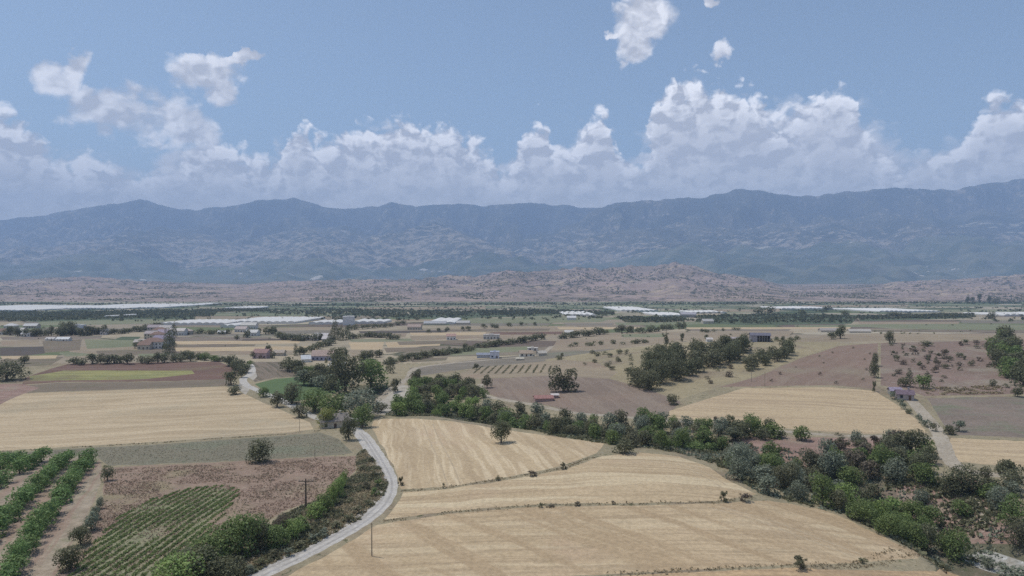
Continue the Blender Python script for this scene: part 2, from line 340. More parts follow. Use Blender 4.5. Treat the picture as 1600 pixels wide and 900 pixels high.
MG = {
 'dry': lambda: ground_mat('dry_grass', (.34,.285,.185), (.26,.225,.145), .03, (.24,.185,.13), .3, None, [(.5,.60,(.09,.10,.05)),(1.6,.62,(.33,.27,.19))], .15),
 'stub1': lambda: ground_mat('stubble_upper', (0.535,0.416,0.260), (0.449,0.343,0.211), .022, (0.482,0.359,0.235), .2, [(ang((790,668),(860,735)), 2.0, .65, (0.663,0.541,0.363)), (ang((700,662),(770,740)), 5.5, .55, (0.364,0.270,0.167))], None, .05),
 'stub2': lambda: ground_mat('stubble_middle', (0.524,0.406,0.255), (0.449,0.343,0.211), .022, (0.460,0.343,0.221), .2, [(ang((700,780),(1000,768)), 1.8, .65, (0.364,0.270,0.167)), (ang((700,780),(1050,772)), 5.0, .7, (0.621,0.510,0.333))], None, .05),
 'stub3': lambda: ground_mat('stubble_lower', (0.524,0.400,0.250), (0.444,0.338,0.206), .022, (0.460,0.338,0.216), .2, [(ang((600,850),(1000,836)), 1.5, .6, (0.353,0.265,0.167)), (ang((600,850),(1000,840)), 4.2, .45, (0.599,0.484,0.314)), (ang((1150,800),(1330,870)), 5, .8, (0.396,0.291,0.176))], None, .05),
 'stub4': lambda: ground_mat('stubble_edge', (0.524,0.374,0.216), (0.407,0.291,0.176), .05, None, .3, [(ang((1000,895),(1300,890)), 1.2, .6, (0.342,0.239,0.147))], None, .05),
 'stubL': lambda: ground_mat('stubble_pale', (0.508,0.400,0.260), (0.428,0.333,0.211), .014, (0.407,0.343,0.235), .09, [(ang((60,680),(400,664)), 3.0, .6, (0.358,0.276,0.176)), (ang((30,640),(340,625)), 8, .5, (0.567,0.458,0.304))], None, .05),
 'stubR': lambda: ground_mat('stubble_hillside', (0.524,0.411,0.260), (0.460,0.354,0.221), .012, (0.482,0.374,0.245), .08, [(ang((1150,640),(1350,648)), 3.2, .8, (0.391,0.296,0.191))], None, .05),
 'fallow': lambda: ground_mat('fallow', (.215,.175,.125), (.175,.14,.105), .03, (.16,.15,.09), .15, [(ang((100,610),(330,600)), 4, .5, (.25,.20,.15))], None, .05),
 'redplough': lambda: ground_mat('red_plough', (.185,.115,.09), (.145,.095,.075), .02, (.20,.16,.10), .1, [(ang((120,575),(330,572)), 5, .6, (.24,.16,.125))], None, .1),
 'yellow': lambda: ground_mat('yellow_green', (.30,.28,.11), (.22,.22,.10), .02, (.20,.17,.10), .1, [(ang((120,580),(330,580)), 6, .6, (.36,.33,.15))]),
 'weeds': lambda: ground_mat('weed_field', (.23,.205,.145), (.19,.175,.125), .03, (.20,.205,.14), .35, None, [(.6,.6,(.11,.135,.08)),(1.3,.64,(.27,.24,.17))], .12),
 'redweed': lambda: ground_mat('reddish_weeds', (.31,.22,.165), (.25,.185,.135), .035, (.28,.235,.14), .3, None, [(.55,.60,(.37,.29,.21)),(1.0,.62,(.17,.14,.095))], .2),
 'crop': lambda: ground_mat('crop_soil', (.25,.235,.145), (.21,.225,.125), .03, (.29,.22,.155), .3, [(ang((365,768),(170,900)), 1.1, .7, (.28,.26,.16))], [(.8,.6,(.08,.12,.05))], .1),
 'orchard': lambda: ground_mat('orchard_soil', (.40,.33,.245), (.27,.22,.16), .06, (.20,.21,.12), .4, [(ang((130,770),(40,895)), 2.6, .6, (.30,.20,.155))], [(.9,.64,(.16,.16,.09))], .05),
 'verge': lambda: ground_mat('verge', (.20,.175,.11), (.13,.13,.075), .08, (.24,.16,.115), .4, None, [(.8,.58,(.09,.10,.055)),(1.9,.6,(.32,.27,.2))], .2),
 'green': lambda: ground_mat('green_plot', (.12,.165,.075), (.10,.14,.07), .03, (.13,.17,.085), .3, [(ang((420,606),(500,592)), 3, .4, (.14,.21,.08))]),
 'rowplot': lambda: ground_mat('row_plot', (.23,.185,.14), (.20,.16,.12), .03, None, .2, [(ang((412,572),(440,594)), 2.5, .8, (.13,.115,.08))]),
 'plough': lambda: ground_mat('harrowed_plot', (.25,.195,.15), (.215,.165,.13), .015, (.26,.19,.145), .12, [(ang((800,600),(840,630)), 4, .45, (.30,.24,.185))], [(.5,.66,(.15,.12,.09))], .15),
 'tan': lambda: ground_mat('tan_plot', (.34,.275,.19), (.28,.225,.16), .01, (.30,.22,.16), .06, [(ang((900,550),(1000,545)), 7, .5, (.24,.20,.14))], None, .1),
 'grey': lambda: ground_mat('grey_plot', (.22,.19,.15), (.18,.16,.125), .01, (.20,.20,.14), .08, [(ang((700,585),(800,583)), 6, .5, (.27,.23,.18))]),
 'slope': lambda: ground_mat('slope_grass', (.36,.30,.185), (.29,.245,.155), .02, (.25,.20,.145), .15, None, [(.22,.62,(.16,.14,.09)),(.6,.62,(.42,.36,.25))], .3),
 'redhill': lambda: ground_mat('red_hillside', (.26,.18,.14), (.225,.165,.125), .014, (.27,.225,.16), .09, [(ang((1300,545),(1170,600)), 4, .35, (.30,.235,.18))], [(.45,.62,(.33,.255,.195)),(.7,.66,(.14,.105,.08))], .2),
 'scrubhill': lambda: ground_mat('scrub_hillside', (.26,.185,.15), (.21,.155,.12), .02, (.29,.25,.19), .12, None, [(.3,.60,(.31,.255,.21)),(.22,.62,(.13,.105,.075))], .3),
 'greybrown': lambda: ground_mat('grey_brown_field', (.245,.195,.155), (.185,.15,.12), .04, (.185,.19,.125), .25, [(ang((1500,640),(1590,640)), 3.5, .4, (.25,.205,.17))]),
 'pink': lambda: ground_mat('bare_earth', (.36,.25,.20), (.29,.19,.15), .05, (.33,.27,.20), .2, [(ang((1180,700),(1320,706)), 4, .5, (.23,.155,.125))], [(.6,.62,(.17,.13,.10)),(1.2,.62,(.42,.34,.28))], .5),
 'bedgravel': lambda: ground_mat('stream_gravel', (.42,.41,.37), (.33,.31,.27), .1, (.28,.25,.2), .5, None, [(1.2,.6,(.55,.55,.52)),(.7,.62,(.16,.16,.12))], .2),
 'wheel': lambda: ground_mat('rolled_stubble', (.42,.33,.215), (.48,.38,.25), .08, None, .4),
 'track': lambda: ground_mat('farm_track', (.42,.365,.285), (.35,.30,.23), .05, (.30,.25,.18), .4, None, [(.8,.58,(.26,.22,.15))]),
 'pale': lambda: ground_mat('pale_earth', (.46,.42,.35), (.38,.34,.28), .05, (.30,.26,.2), .3),
 'gullysoil': lambda: ground_mat('gully_soil', (.17,.15,.10), (.12,.12,.075), .06, (.26,.19,.15), .3, None, [(.6,.6,(.09,.10,.055)),(1.2,.62,(.28,.23,.18))], .4),
 'road': lambda: ground_mat('road_surface', (.51,.475,.42), (.44,.41,.36), .15, (.40,.37,.33), .8, None, [(1.1,.64,(.30,.28,.27))], .02),
 'rut': lambda: ground_mat('worn_lane', (.34,.315,.28), (.40,.37,.33), .2, (.42,.40,.38), .9, None, [(.7,.58,(.46,.44,.42))]),
 'dark': lambda: ground_mat('dark_plot', (.10,.09,.075), (.125,.10,.085), .01, None, .05),
 'dgreen': lambda: ground_mat('dark_green_plot', (.09,.115,.07), (.12,.14,.085), .01, (.08,.10,.06), .05),
 'lgreen': lambda: ground_mat('light_green_plot', (.19,.205,.12), (.24,.23,.15), .01, (.17,.185,.11), .05),
}
_mc = {}
def MAT(k):
    if k not in _mc: _mc[k] = MG[k]()
    return _mc[k]
def valley_mat():
    m, t, bs = new_mat('valley_patchwork'); g = t.node('ShaderNodeNewGeometry'); P = g.outputs['Position']
    def cells(scale, rot, stretch, seed):
        q = t.mapping(P, (seed, seed * .7, 0), rot, (scale * stretch, scale, 0)); nn = t.noise(P, .004, 2)
        v = t.node('ShaderNodeTexVoronoi', distance='CHEBYCHEV', voronoi_dimensions='2D'); v.inputs['Scale'].default_value = 1; v.inputs['Randomness'].default_value = .85
        t.put(v.inputs['Vector'], q); s = t.node('ShaderNodeSeparateColor'); t.l.new(v.outputs['Color'], s.inputs[0])
        v2 = t.node('ShaderNodeTexVoronoi', distance='CHEBYCHEV', voronoi_dimensions='2D', feature='F2'); v2.inputs['Randomness'].default_value = .85; v2.inputs['Scale'].default_value = 1; t.put(v2.inputs['Vector'], q)
        return s, t.m('SUBTRACT', v2.outputs['Distance'], v.outputs['Distance'])
    s1, e1 = cells(1 / 85., .12, .55, 13.1); s2, e2 = cells(1 / 60., -.2, .5, 3.7)
    sx = t.node('ShaderNodeSeparateXYZ'); t.l.new(P, sx.inputs[0])
    tan = t.ramp(s1.outputs[0], [(0,(.33,.28,.20)),(.2,(.24,.20,.15)),(.35,(.37,.31,.22)),(.5,(.16,.125,.10)),(.62,(.30,.25,.185)),(.74,(.15,.17,.09)),(.86,(.40,.35,.26)),(.95,(.20,.175,.14))], 'CONSTANT')
    grn = t.ramp(s2.outputs[0], [(0,(.10,.125,.07)),(.2,(.20,.21,.13)),(.32,(.075,.095,.055)),(.45,(.30,.265,.19)),(.60,(.15,.175,.095)),(.72,(.37,.32,.24)),(.86,(.07,.09,.055)),(.94,(.24,.22,.155))], 'CONSTANT')
    far = t.step(t.m('ADD', sx.outputs[1], t.m('MULTIPLY', t.m('SUBTRACT', t.noise(P, .002, 3), .5), 900)), 950, 1700)
    fz = t.m('GREATER_THAN', t.m('ADD', far, t.m('MULTIPLY', t.m('SUBTRACT', s1.outputs[1], .5), .5)), .5)
    col = t.mix(fz, tan, grn)
    lines = t.m('MULTIPLY', t.step(e1, .06, .02), t.step(t.noise(P, .012, 3), .42, .58)); col = t.mix(t.m('MULTIPLY', lines, .8), col, (.07,.08,.045))
    col = t.mix(.7, col, t.mix(t.step(t.noise(P, .05, 5, .7), .3, .7), (.8,.8,.8), (1.15,1.14,1.1)), 'MULTIPLY')
    t.put(bs.inputs['Base Color'], col); return m
def hills_mat():
    m, t, bs = new_mat('badland_earth'); g = t.node('ShaderNodeNewGeometry'); P = g.outputs['Position']
    col = t.mix(t.step(t.noise(P, .003, 6, .6), .36, .64), (.35,.26,.22), (.25,.195,.16))
    col = t.mix(t.m('MULTIPLY', t.step(t.noise(t.mapping(P, (9, 4, 0), .3, (1, 2.2, 1)), .006, 4, .5), .55, .62), .8), col, (.40,.31,.22))
    big = t.noise(P, .0022, 4, .65); col = t.mix(t.m('MULTIPLY', t.step(big, .54, .62), .5), col, (.16,.14,.105))
    for sc_, th in ((.045, .60), (.02, .61)):
        n = t.m('ADD', t.noise(P, sc_, 3, .6), t.m('MULTIPLY', t.m('SUBTRACT', big, .5), .42)); col = t.mix(t.m('MULTIPLY', t.step(n, th - .02, th + .015), .9), col, (.07,.065,.045))
    t.put(bs.inputs['Base Color'], col); return m
def plain_mat():
    m, t, bs = new_mat('far_plain_fields'); g = t.node('ShaderNodeNewGeometry'); P = g.outputs['Position']
    col = t.mix(t.step(t.noise(t.mapping(P, (0, 0, 0), 0, (.5, 1, 1)), .004, 6, .7), .42, .60), (.06,.08,.045), (.15,.15,.095))
    col = t.mix(t.step(t.noise(t.mapping(P, (5, 0, 0), 0, (.4, 1, 1)), .006, 4, .6), .66, .69), col, (.48,.44,.38))
    t.put(bs.inputs['Base Color'], col); return m
def mountain_mat():
    m, t, bs = new_mat('wooded_mountain'); g = t.node('ShaderNodeNewGeometry'); P = g.outputs['Position']
    sx = t.node('ShaderNodeSeparateXYZ'); t.l.new(P, sx.inputs[0])
    col = t.mix(t.step(t.noise(P, .0012, 7, .65), .36, .62), (.026,.036,.026), (.11,.105,.08))
    lowz = t.step(sx.outputs[2], 1150, 150)
    bare = t.m('ADD', t.noise(P, .0075, 7, .7), t.m('MULTIPLY', t.m('SUBTRACT', lowz, .5), .10))
    bare = t.m('ADD', bare, t.m('MULTIPLY', t.m('SUBTRACT', t.noise(P, .0006, 3), .5), .35))
    col = t.mix(t.step(bare, .50, .62), col, (.33,.275,.21))
    fld = t.m('ADD', t.noise(t.mapping(P, (3, 1, 0), 0, (.5, 1, 1.6)), .0068, 4, .6), t.m('MULTIPLY', t.m('SUBTRACT', t.noise(P, .0007, 2), .5), .30))
    col = t.mix(t.m('MULTIPLY', t.step(fld, .645, .675), t.step(sx.outputs[2], 1250, 700)), col, (.42,.37,.29))
    # groves and clearings of a few dozen metres
    col = t.mix(t.m('MULTIPLY', t.step(t.noise(P, .018, 3, .7), .50, .62), .5), col, (.035,.045,.025))
    t.put(bs.inputs['Base Color'], col); return m

# ---------------------------------------------------------------- tags
def tag(o, label=None, cat=None, group=None, kind=None):
    if label: o['label'] = label
    if cat: o['category'] = cat
    if group: o['group'] = group
    if kind: o['kind'] = kind
    return o
def mesh_obj(name, V, Fc, mats, parent=None, smooth=False, mi=None):
    me = bpy.data.meshes.new(name); V = np.asarray(V, np.float32).reshape(-1, 3)
    if isinstance(Fc, np.ndarray) and Fc.ndim == 2:
        k = Fc.shape[1]; me.vertices.add(len(V)); me.vertices.foreach_set('co', V.ravel())
        me.loops.add(Fc.size); me.loops.foreach_set('vertex_index', Fc.ravel().astype(np.int32))
        me.polygons.add(len(Fc)); me.polygons.foreach_set('loop_start', np.arange(0, Fc.size, k, dtype=np.int32)); me.polygons.foreach_set('loop_total', np.full(len(Fc), k, np.int32))
        me.update(calc_edges=True)
    else: me.from_pydata([tuple(v) for v in V.tolist()], [], [list(f) for f in Fc])
    for m in (mats if isinstance(mats, (list, tuple)) else [mats]): me.materials.append(m)
    if mi is not None: me.polygons.foreach_set('material_index', np.asarray(mi, np.int32))
    if smooth: me.polygons.foreach_set('use_smooth', np.ones(len(me.polygons), bool))
    me.update(); o = bpy.data.objects.new(name, me); COL.objects.link(o)
    if parent is not None: o.parent = parent
    return o

# ---------------------------------------------------------------- the fields, outlined where they lie on the land
# (name, material, outline given as picture points that are cast onto the land, label)
FIELDS = [
 ('plain_field', 'tan', [(960,546),(1060,534),(1140,531),(1232,525),(1240,517),(1100,517),(960,521),(870,532),(860,548)], None),
 ('plain_field', 'grey', [(640,575),(760,560),(850,552),(960,545),(960,562),(880,562),(760,573),(690,582),(640,590)], None),
 ('grassy_slope', 'slope', [(850,562),(960,546),(1060,535),(1150,532),(1240,528),(1312,532),(1305,541),(1250,558),(1180,588),(1125,603),(1062,625),(1008,606),(950,588),(880,580)], None),
 ('ridge_field', 'tan', [(1236,534),(1300,522),(1420,520),(1560,523),(1700,523),(1700,530),(1550,531),(1400,533),(1312,534)], None),
 ('vineyard_field', 'tan', [(690,590),(760,573),(880,562),(930,566),(965,582),(950,592),(860,588),(760,590),(700,600)], None),
 ('harrowed_field', 'plough', [(752,592),(860,587),(952,592),(1012,608),(1064,628),(1042,648),(1000,652),(900,645),(850,632),(780,622),(750,608)], None),
 ('red_hillside', 'redhill', [(1122,605),(1180,590),(1250,560),(1310,541),(1372,536),(1368,600),(1368,608),(1300,602),(1160,604)], None),
 ('scrub_hillside', 'scrubhill', [(1376,536),(1550,532),(1700,531),(1800,560),(1800,612),(1590,616),(1445,619),(1412,607),(1376,602)], None),
 ('hillside_stubble_field', 'stubR', [(1046,642),(1100,625),(1165,606),(1300,605),(1368,611),(1398,630),(1432,655),(1450,676),(1330,678),(1200,667),(1100,657),(1044,652)], None),
 ('grey_brown_field', 'greybrown', [(1448,622),(1600,619),(2100,615),(2100,690),(1600,684),(1485,678)], None),
 ('stubble_field', 'stubR', [(1486,684),(1600,689),(2100,700),(2100,752),(1600,730),(1500,722),(1478,700)], None),
 ('bare_earth', 'pink', [(1120,698),(1150,683),(1220,681),(1300,684),(1410,684),(1420,700),(1350,722),(1280,735),(1200,722),(1135,712)], None),
 ('bare_earth', 'pink', [(1400,762),(1450,750),(1500,745),(1560,760),(1600,790),(1590,850),(1500,850),(1440,820),(1400,790)], None),
 ('stream_gravel', 'bedgravel', [(1500,872),(1540,858),(1600,878),(1700,905),(1700,935),(1590,905),(1530,888)], None),
 ('stubble_field', 'stub1', [(584,655),(650,654),(705,658),(765,668),(870,683),(944,693),(932,708),(878,728),(795,745),(692,761),(626,764),(618,735),(604,708),(590,685),(580,668)], None),
 ('stubble_field', 'stub2', [(630,769),(692,765),(800,749),(888,732),(940,713),(1000,707),(1060,713),(1108,730),(1140,752),(1182,772),(1118,783),(1000,786),(850,787),(700,799),(600,812),(618,790)], None),
 ('stubble_field', 'stub3', [(590,820),(700,803),(850,791),(1000,790),(1118,787),(1200,782),(1282,795),(1332,815),(1392,845),(1450,871),(1330,880),(1240,882),(1100,889),(950,897),(700,910),(560,960),(300,960),(440,905),(520,862)], None),
 ('stubble_field', 'stub4', [(720,912),(960,900),(1100,893),(1240,887),(1300,890),(1480,893),(1540,915),(1500,960),(580,960)], None),
 ('pale_stubble_field', 'stubL', [(-700,640),(-300,627),(0,617),(60,614),(200,609),(352,604),(372,612),(438,640),(484,660),(490,671),(440,677),(250,690),(120,697),(0,704),(-300,718),(-700,730)], None),
 ('fallow_field', 'fallow', [(30,603),(90,598),(240,597),(350,592),(366,600),(352,603),(200,608),(60,613),(20,616)], None),
 ('red_ploughed_field', 'redplough', [(40,590),(80,576),(110,568),(342,565),(376,580),(364,592),(240,596),(90,597),(34,601)], None),
 ('yellow_green_strip', 'yellow', [(46,588),(100,579),(300,579),(304,584),(230,592),(150,594),(48,595)], None),
 ('weedy_field', 'weeds', [(-700,734),(-300,722),(0,708),(120,701),(250,694),(440,681),(500,676),(530,686),(552,708),(420,718),(170,728),(150,712),(0,712),(-300,738)], None),
 ('reddish_weed_field', 'redweed', [(162,731),(300,724),(520,713),(556,712),(556,735),(520,770),(440,800),(330,880),(250,960),(30,960),(110,880),(160,790)], None),
 ('crop_field', 'crop', [(215,790),(300,768),(352,762),(368,770),(330,812),(300,850),(250,905),(160,960),(60,960),(115,895),(165,835)], None),
 ('orchard_ground', 'orchard', [(-500,745),(-300,725),(0,714),(152,711),(164,742),(150,775),(110,860),(50,960),(-600,960)], None),
 ('road_verge', 'verge', [(556,712),(566,700),(592,730),(604,755),(598,775),(560,815),(480,858),(395,900),(330,960),(230,960),(330,885),(400,845),(440,805),(522,770),(556,738)], None),
 ('green_plot', 'green', [(398,600),(430,592),(520,584),(548,602),(520,614),(455,628),(415,612)], None),
 ('row_plot', 'rowplot', [(392,566),(442,565),(470,588),(430,590),(398,597),(386,582)], None),
 ('bare_bank', 'pink', [(-300,606),(0,600),(34,600),(62,606),(30,618),(0,632),(-300,640)], None),
 ('pale_yard', 'pale', [(400,850),(410,839),(424,843),(438,838),(412,858)], None),
 ('pale_yard', 'pale', [(372,600),(380,596),(390,608),(384,617),(374,610)], None),
 ('pale_yard', 'pale', [(388,578),(398,576),(402,588),(396,594),(388,590)], None),
 ('river_gravel', 'pale', [(588,622),(625,600),(650,604),(650,612),(640,622),(600,634),(588,634)], None),
 ('river_gravel', 'pale', [(572,640),(616,632),(622,640),(600,648),(575,646)], None),
 ('plain_field', 'greybrown', [(270,526),(420,527),(445,532),(270,541)], None),
 ('plain_field', 'dark', [(0,543),(75,541),(70,552),(40,556),(0,556)], None),
 ('plain_field', 'dark', [(380,530),(470,529),(462,536),(372,535)], None),
 ('plain_field', 'fallow', [(0,562),(60,556),(100,558),(80,570),(20,575),(0,575)], None),
 ('plain_field', 'lgreen', [(90,551),(170,548),(200,556),(110,560)], None),
 ('plain_field', 'tan', [(100,545),(190,536),(225,545),(260,552),(180,556),(110,550)], None),
 ('plain_field', 'dgreen', [(170,535),(190,526),(220,526),(212,535),(185,540)], None),
 ('plain_field', 'dgreen', [(0,488),(120,485),(262,486),(330,492),(300,499),(160,500),(60,503),(0,500)], None),
 ('plain_field', 'lgreen', [(60,503),(160,500),(240,500),(290,498),(270,505),(120,508),(60,508)], None),
 ('plain_field', 'tan', [(700,520),(870,512),(950,510),(920,520),(840,526),(700,530)], None),
 ('plain_field', 'dgreen', [(620,492),(760,488),(860,487),(840,494),(700,498),(620,498)], None),
 ('plain_field', 'lgreen', [(690,500),(860,494),(960,496),(940,503),(760,506),(690,506)], None),
 ('plain_field', 'dgreen', [(1100,495),(1240,490),(1345,492),(1330,506),(1180,508),(1080,505)], None),
 ('plain_field', 'dgreen', [(1340,496),(1520,492),(1515,497),(1345,502)], None),
 ('plain_field', 'lgreen', [(1310,508),(1420,504),(1600,508),(1600,516),(1400,514)], None),
]
# narrow strip fields of the plain: x0, x1, top left/right, bottom left/right, material
for (x0, x1, a, b, c, d_, mk) in [(0,160,526,524,531,529,'greybrown'),(0,62,532,530.5,540,538,'tan'),(66,128,533,530,551,547,'fallow'),(132,220,530,532,545,541,'lgreen'),(150,258,548,546,556,554,'fallow'),(0,90,556.5,555,561,560,'stubR'),(100,210,557,554,562,559,'tan'),(215,262,553,552,558,557,'lgreen'),
 (272,470,521,521.5,525,526,'grey'),(272,470,533,532,538,536.5,'stubR'),(272,400,539,538,542,541,'fallow'),(272,500,543,541,549,547,'stubR'),(280,460,549.5,548,556,553,'tan'),(400,520,512,511,516,515,'tan'),(430,520,516.5,516,522,521,'grey'),(560,700,517.5,516,521,519.5,'dark'),(560,636,522,521,528,527,'tan'),
 (545,650,530,529,534,533,'lgreen'),(545,600,535,534.5,546,546,'stubR'),(602,690,535,533,543,540,'stubR'),(600,680,544,542,551,548,'fallow'),(545,600,547,547,557,556,'tan'),(700,860,505,505,509,508.5,'grey'),(700,900,510,509,514,512.5,'tan'),(700,860,515,513.5,518,517,'fallow'),(640,760,520,519,524,523,'stubR'),
 (640,735,525,524,532,529,'tan'),(620,730,534,531,539,536,'fallow'),(765,880,519,518,523,522,'redplough'),(770,860,524,523,531,528,'tan'),(880,960,505,505,508.5,508,'grey'),(870,1000,511,511,514.5,514,'stubR'),(960,1100,504,503,508,506.5,'lgreen'),(1070,1330,511.5,511,514,513.8,'stubR'),(1070,1236,514.5,514.5,516.8,516.8,'greybrown'),
 (1240,1420,508,508,511,510.5,'lgreen'),(1340,1600,514.5,516,518.5,519.5,'fallow'),(1340,1500,503,502.5,506.5,506,'tan'),(1500,1640,500,501,505,505.5,'grey'),(970,1040,522,521,527,526.5,'lgreen'),(640,700,561,558,566,563,'fallow'),(700,830,545,541,556,548,'lgreen'),(300,520,490,489,493,493,'lgreen'),(300,520,494,494,497,497,'tan'),
 (560,700,499,499,502,501.5,'tan'),(720,940,484,484,486.5,486,'greybrown'),(560,760,480,479,484,483,'tan'),(900,1100,477,477,480,479.5,'lgreen'),(1100,1220,484,483,487,487,'tan'),(1440,1600,484,483,488,487,'lgreen'),(1250,1420,477,476,480,479,'tan')]:
    FIELDS.append(('plain_field', mk, [(x0, a), ((x0 + x1) / 2, (a + b) / 2), (x1, b), (x1 - 3, d_), ((x0 + x1) / 2, (c + d_) / 2 + .3), (x0 + 4, c)], None))
# roads and tracks: centre line (picture points cast onto the land), width in metres
LANE_C = [(330,935),(392,902),(440,880),(482,860),(516,842),(546,825),(572,808),(592,790),(603,772),(606,756),(602,740),(594,724),(586,710),(578,697),(570,685),(562,676)]
ROADS = [
 ('road', 'road', LANE_C, 5.2), ('road', 'rut', [(x - 1.5 * (y - 600) / 100, y) for x, y in LANE_C], .7), ('road', 'rut', [(x + 4.2 * (y - 600) / 100, y) for x, y in LANE_C], .6),
 ('road', 'road', [(562,676),(552,668),(536,661),(515,657),(498,654),(484,648),(460,636),(436,624),(412,614),(394,606),(384,601),(380,592),(392,584),(394,576),(390,569)], 4.2),
 ('dirt_track', 'track', [(590,626),(606,611),(622,602),(638,590),(645,578),(660,573),(700,568),(745,564),(790,560),(835,556),(852,549),(862,541)], 4.2),
 ('dirt_track', 'track', [(751,600),(753,611),(762,619),(790,625),(832,632),(870,640),(905,646),(960,650),(1010,654),(1060,658),(1120,664),(1200,672),(1300,680),(1400,682),(1450,684),(1468,686)], 3.4),
 ('dirt_track', 'track', [(1420,622),(1432,634),(1444,648),(1458,664),(1468,680),(1474,694),(1478,706),(1484,718),(1500,732),(1530,739),(1580,744),(1660,752)], 4.6),
 ('wheel_track', 'wheel', [(960,722),(1010,717),(1060,722),(1100,738),(1135,758)], .55), ('wheel_track', 'wheel', [(962,726),(1010,721),(1057,726),(1095,742),(1128,762)], .55),
 ('wheel_track', 'wheel', [(1110,794),(1180,812),(1260,842),(1330,868)], .5), ('wheel_track', 'wheel', [(1128,793),(1200,812),(1278,841),(1345,866)], .5), ('wheel_track', 'wheel', [(700,762),(690,730),(672,690),(662,662)], .5), ('wheel_track', 'wheel', [(720,759),(708,728),(688,690),(676,662)], .5),
 ('dirt_track', 'track', [(1500,760),(1530,790),(1540,820)], 2.0),
]
def road_poly(cl, w):
    H = hits(cl)[:, :2]; P = []
    for i in range(len(H) - 1):                          # Catmull-Rom through the points
        p0, p1, p2, p3 = H[max(i - 1, 0)], H[i], H[i + 1], H[min(i + 2, len(H) - 1)]
        for t in np.linspace(0, 1, 7)[:-1]: P.append(.5 * ((2 * p1) + (-p0 + p2) * t + (2 * p0 - 5 * p1 + 4 * p2 - p3) * t * t + (-p0 + 3 * p1 - 3 * p2 + p3) * t ** 3))
    P.append(H[-1]); P = np.array(P); T_ = np.gradient(P, axis=0); T_ /= np.linalg.norm(T_, axis=1)[:, None] + 1e-9; N = np.stack([-T_[:, 1], T_[:, 0]], 1)
    j = 1 + .04 * np.sin(np.arange(len(P)) * 1.3 + cl[0][0]) * (w > 1); L = P + N * (w / 2 * j)[:, None]; Rr = P - N * (w / 2 * j[::-1])[:, None]
    return np.concatenate([L, Rr[::-1]])
def densify(pts, step, jit, rnd):
    out = []
    for i in range(len(pts)):
        (ax, ay), (bx, by) = pts[i], pts[(i + 1) % len(pts)]; L = math.hypot(bx - ax, (by - ay) * 2); n = max(1, int(L / step))
        for k in range(n):
            f = k / n; j = 0 if k == 0 else jit * min(1, max(.12, ((ay + by) / 2 - 470) / 250))
            out.append((ax + (bx - ax) * f + rnd.uniform(-j, j), ay + (by - ay) * f + rnd.uniform(-j, j) * .5))
    return out
def inpoly(x, y, poly):
    px, py = poly[:, 0], poly[:, 1]; c = np.zeros(len(x), bool); j = len(poly) - 1
    for i in range(len(poly)):
        s = ((py[i] > y) != (py[j] > y)) & (x < (px[j] - px[i]) * (y - py[i]) / (py[j] - py[i] + 1e-30) + px[i]); c ^= s; j = i
    return c
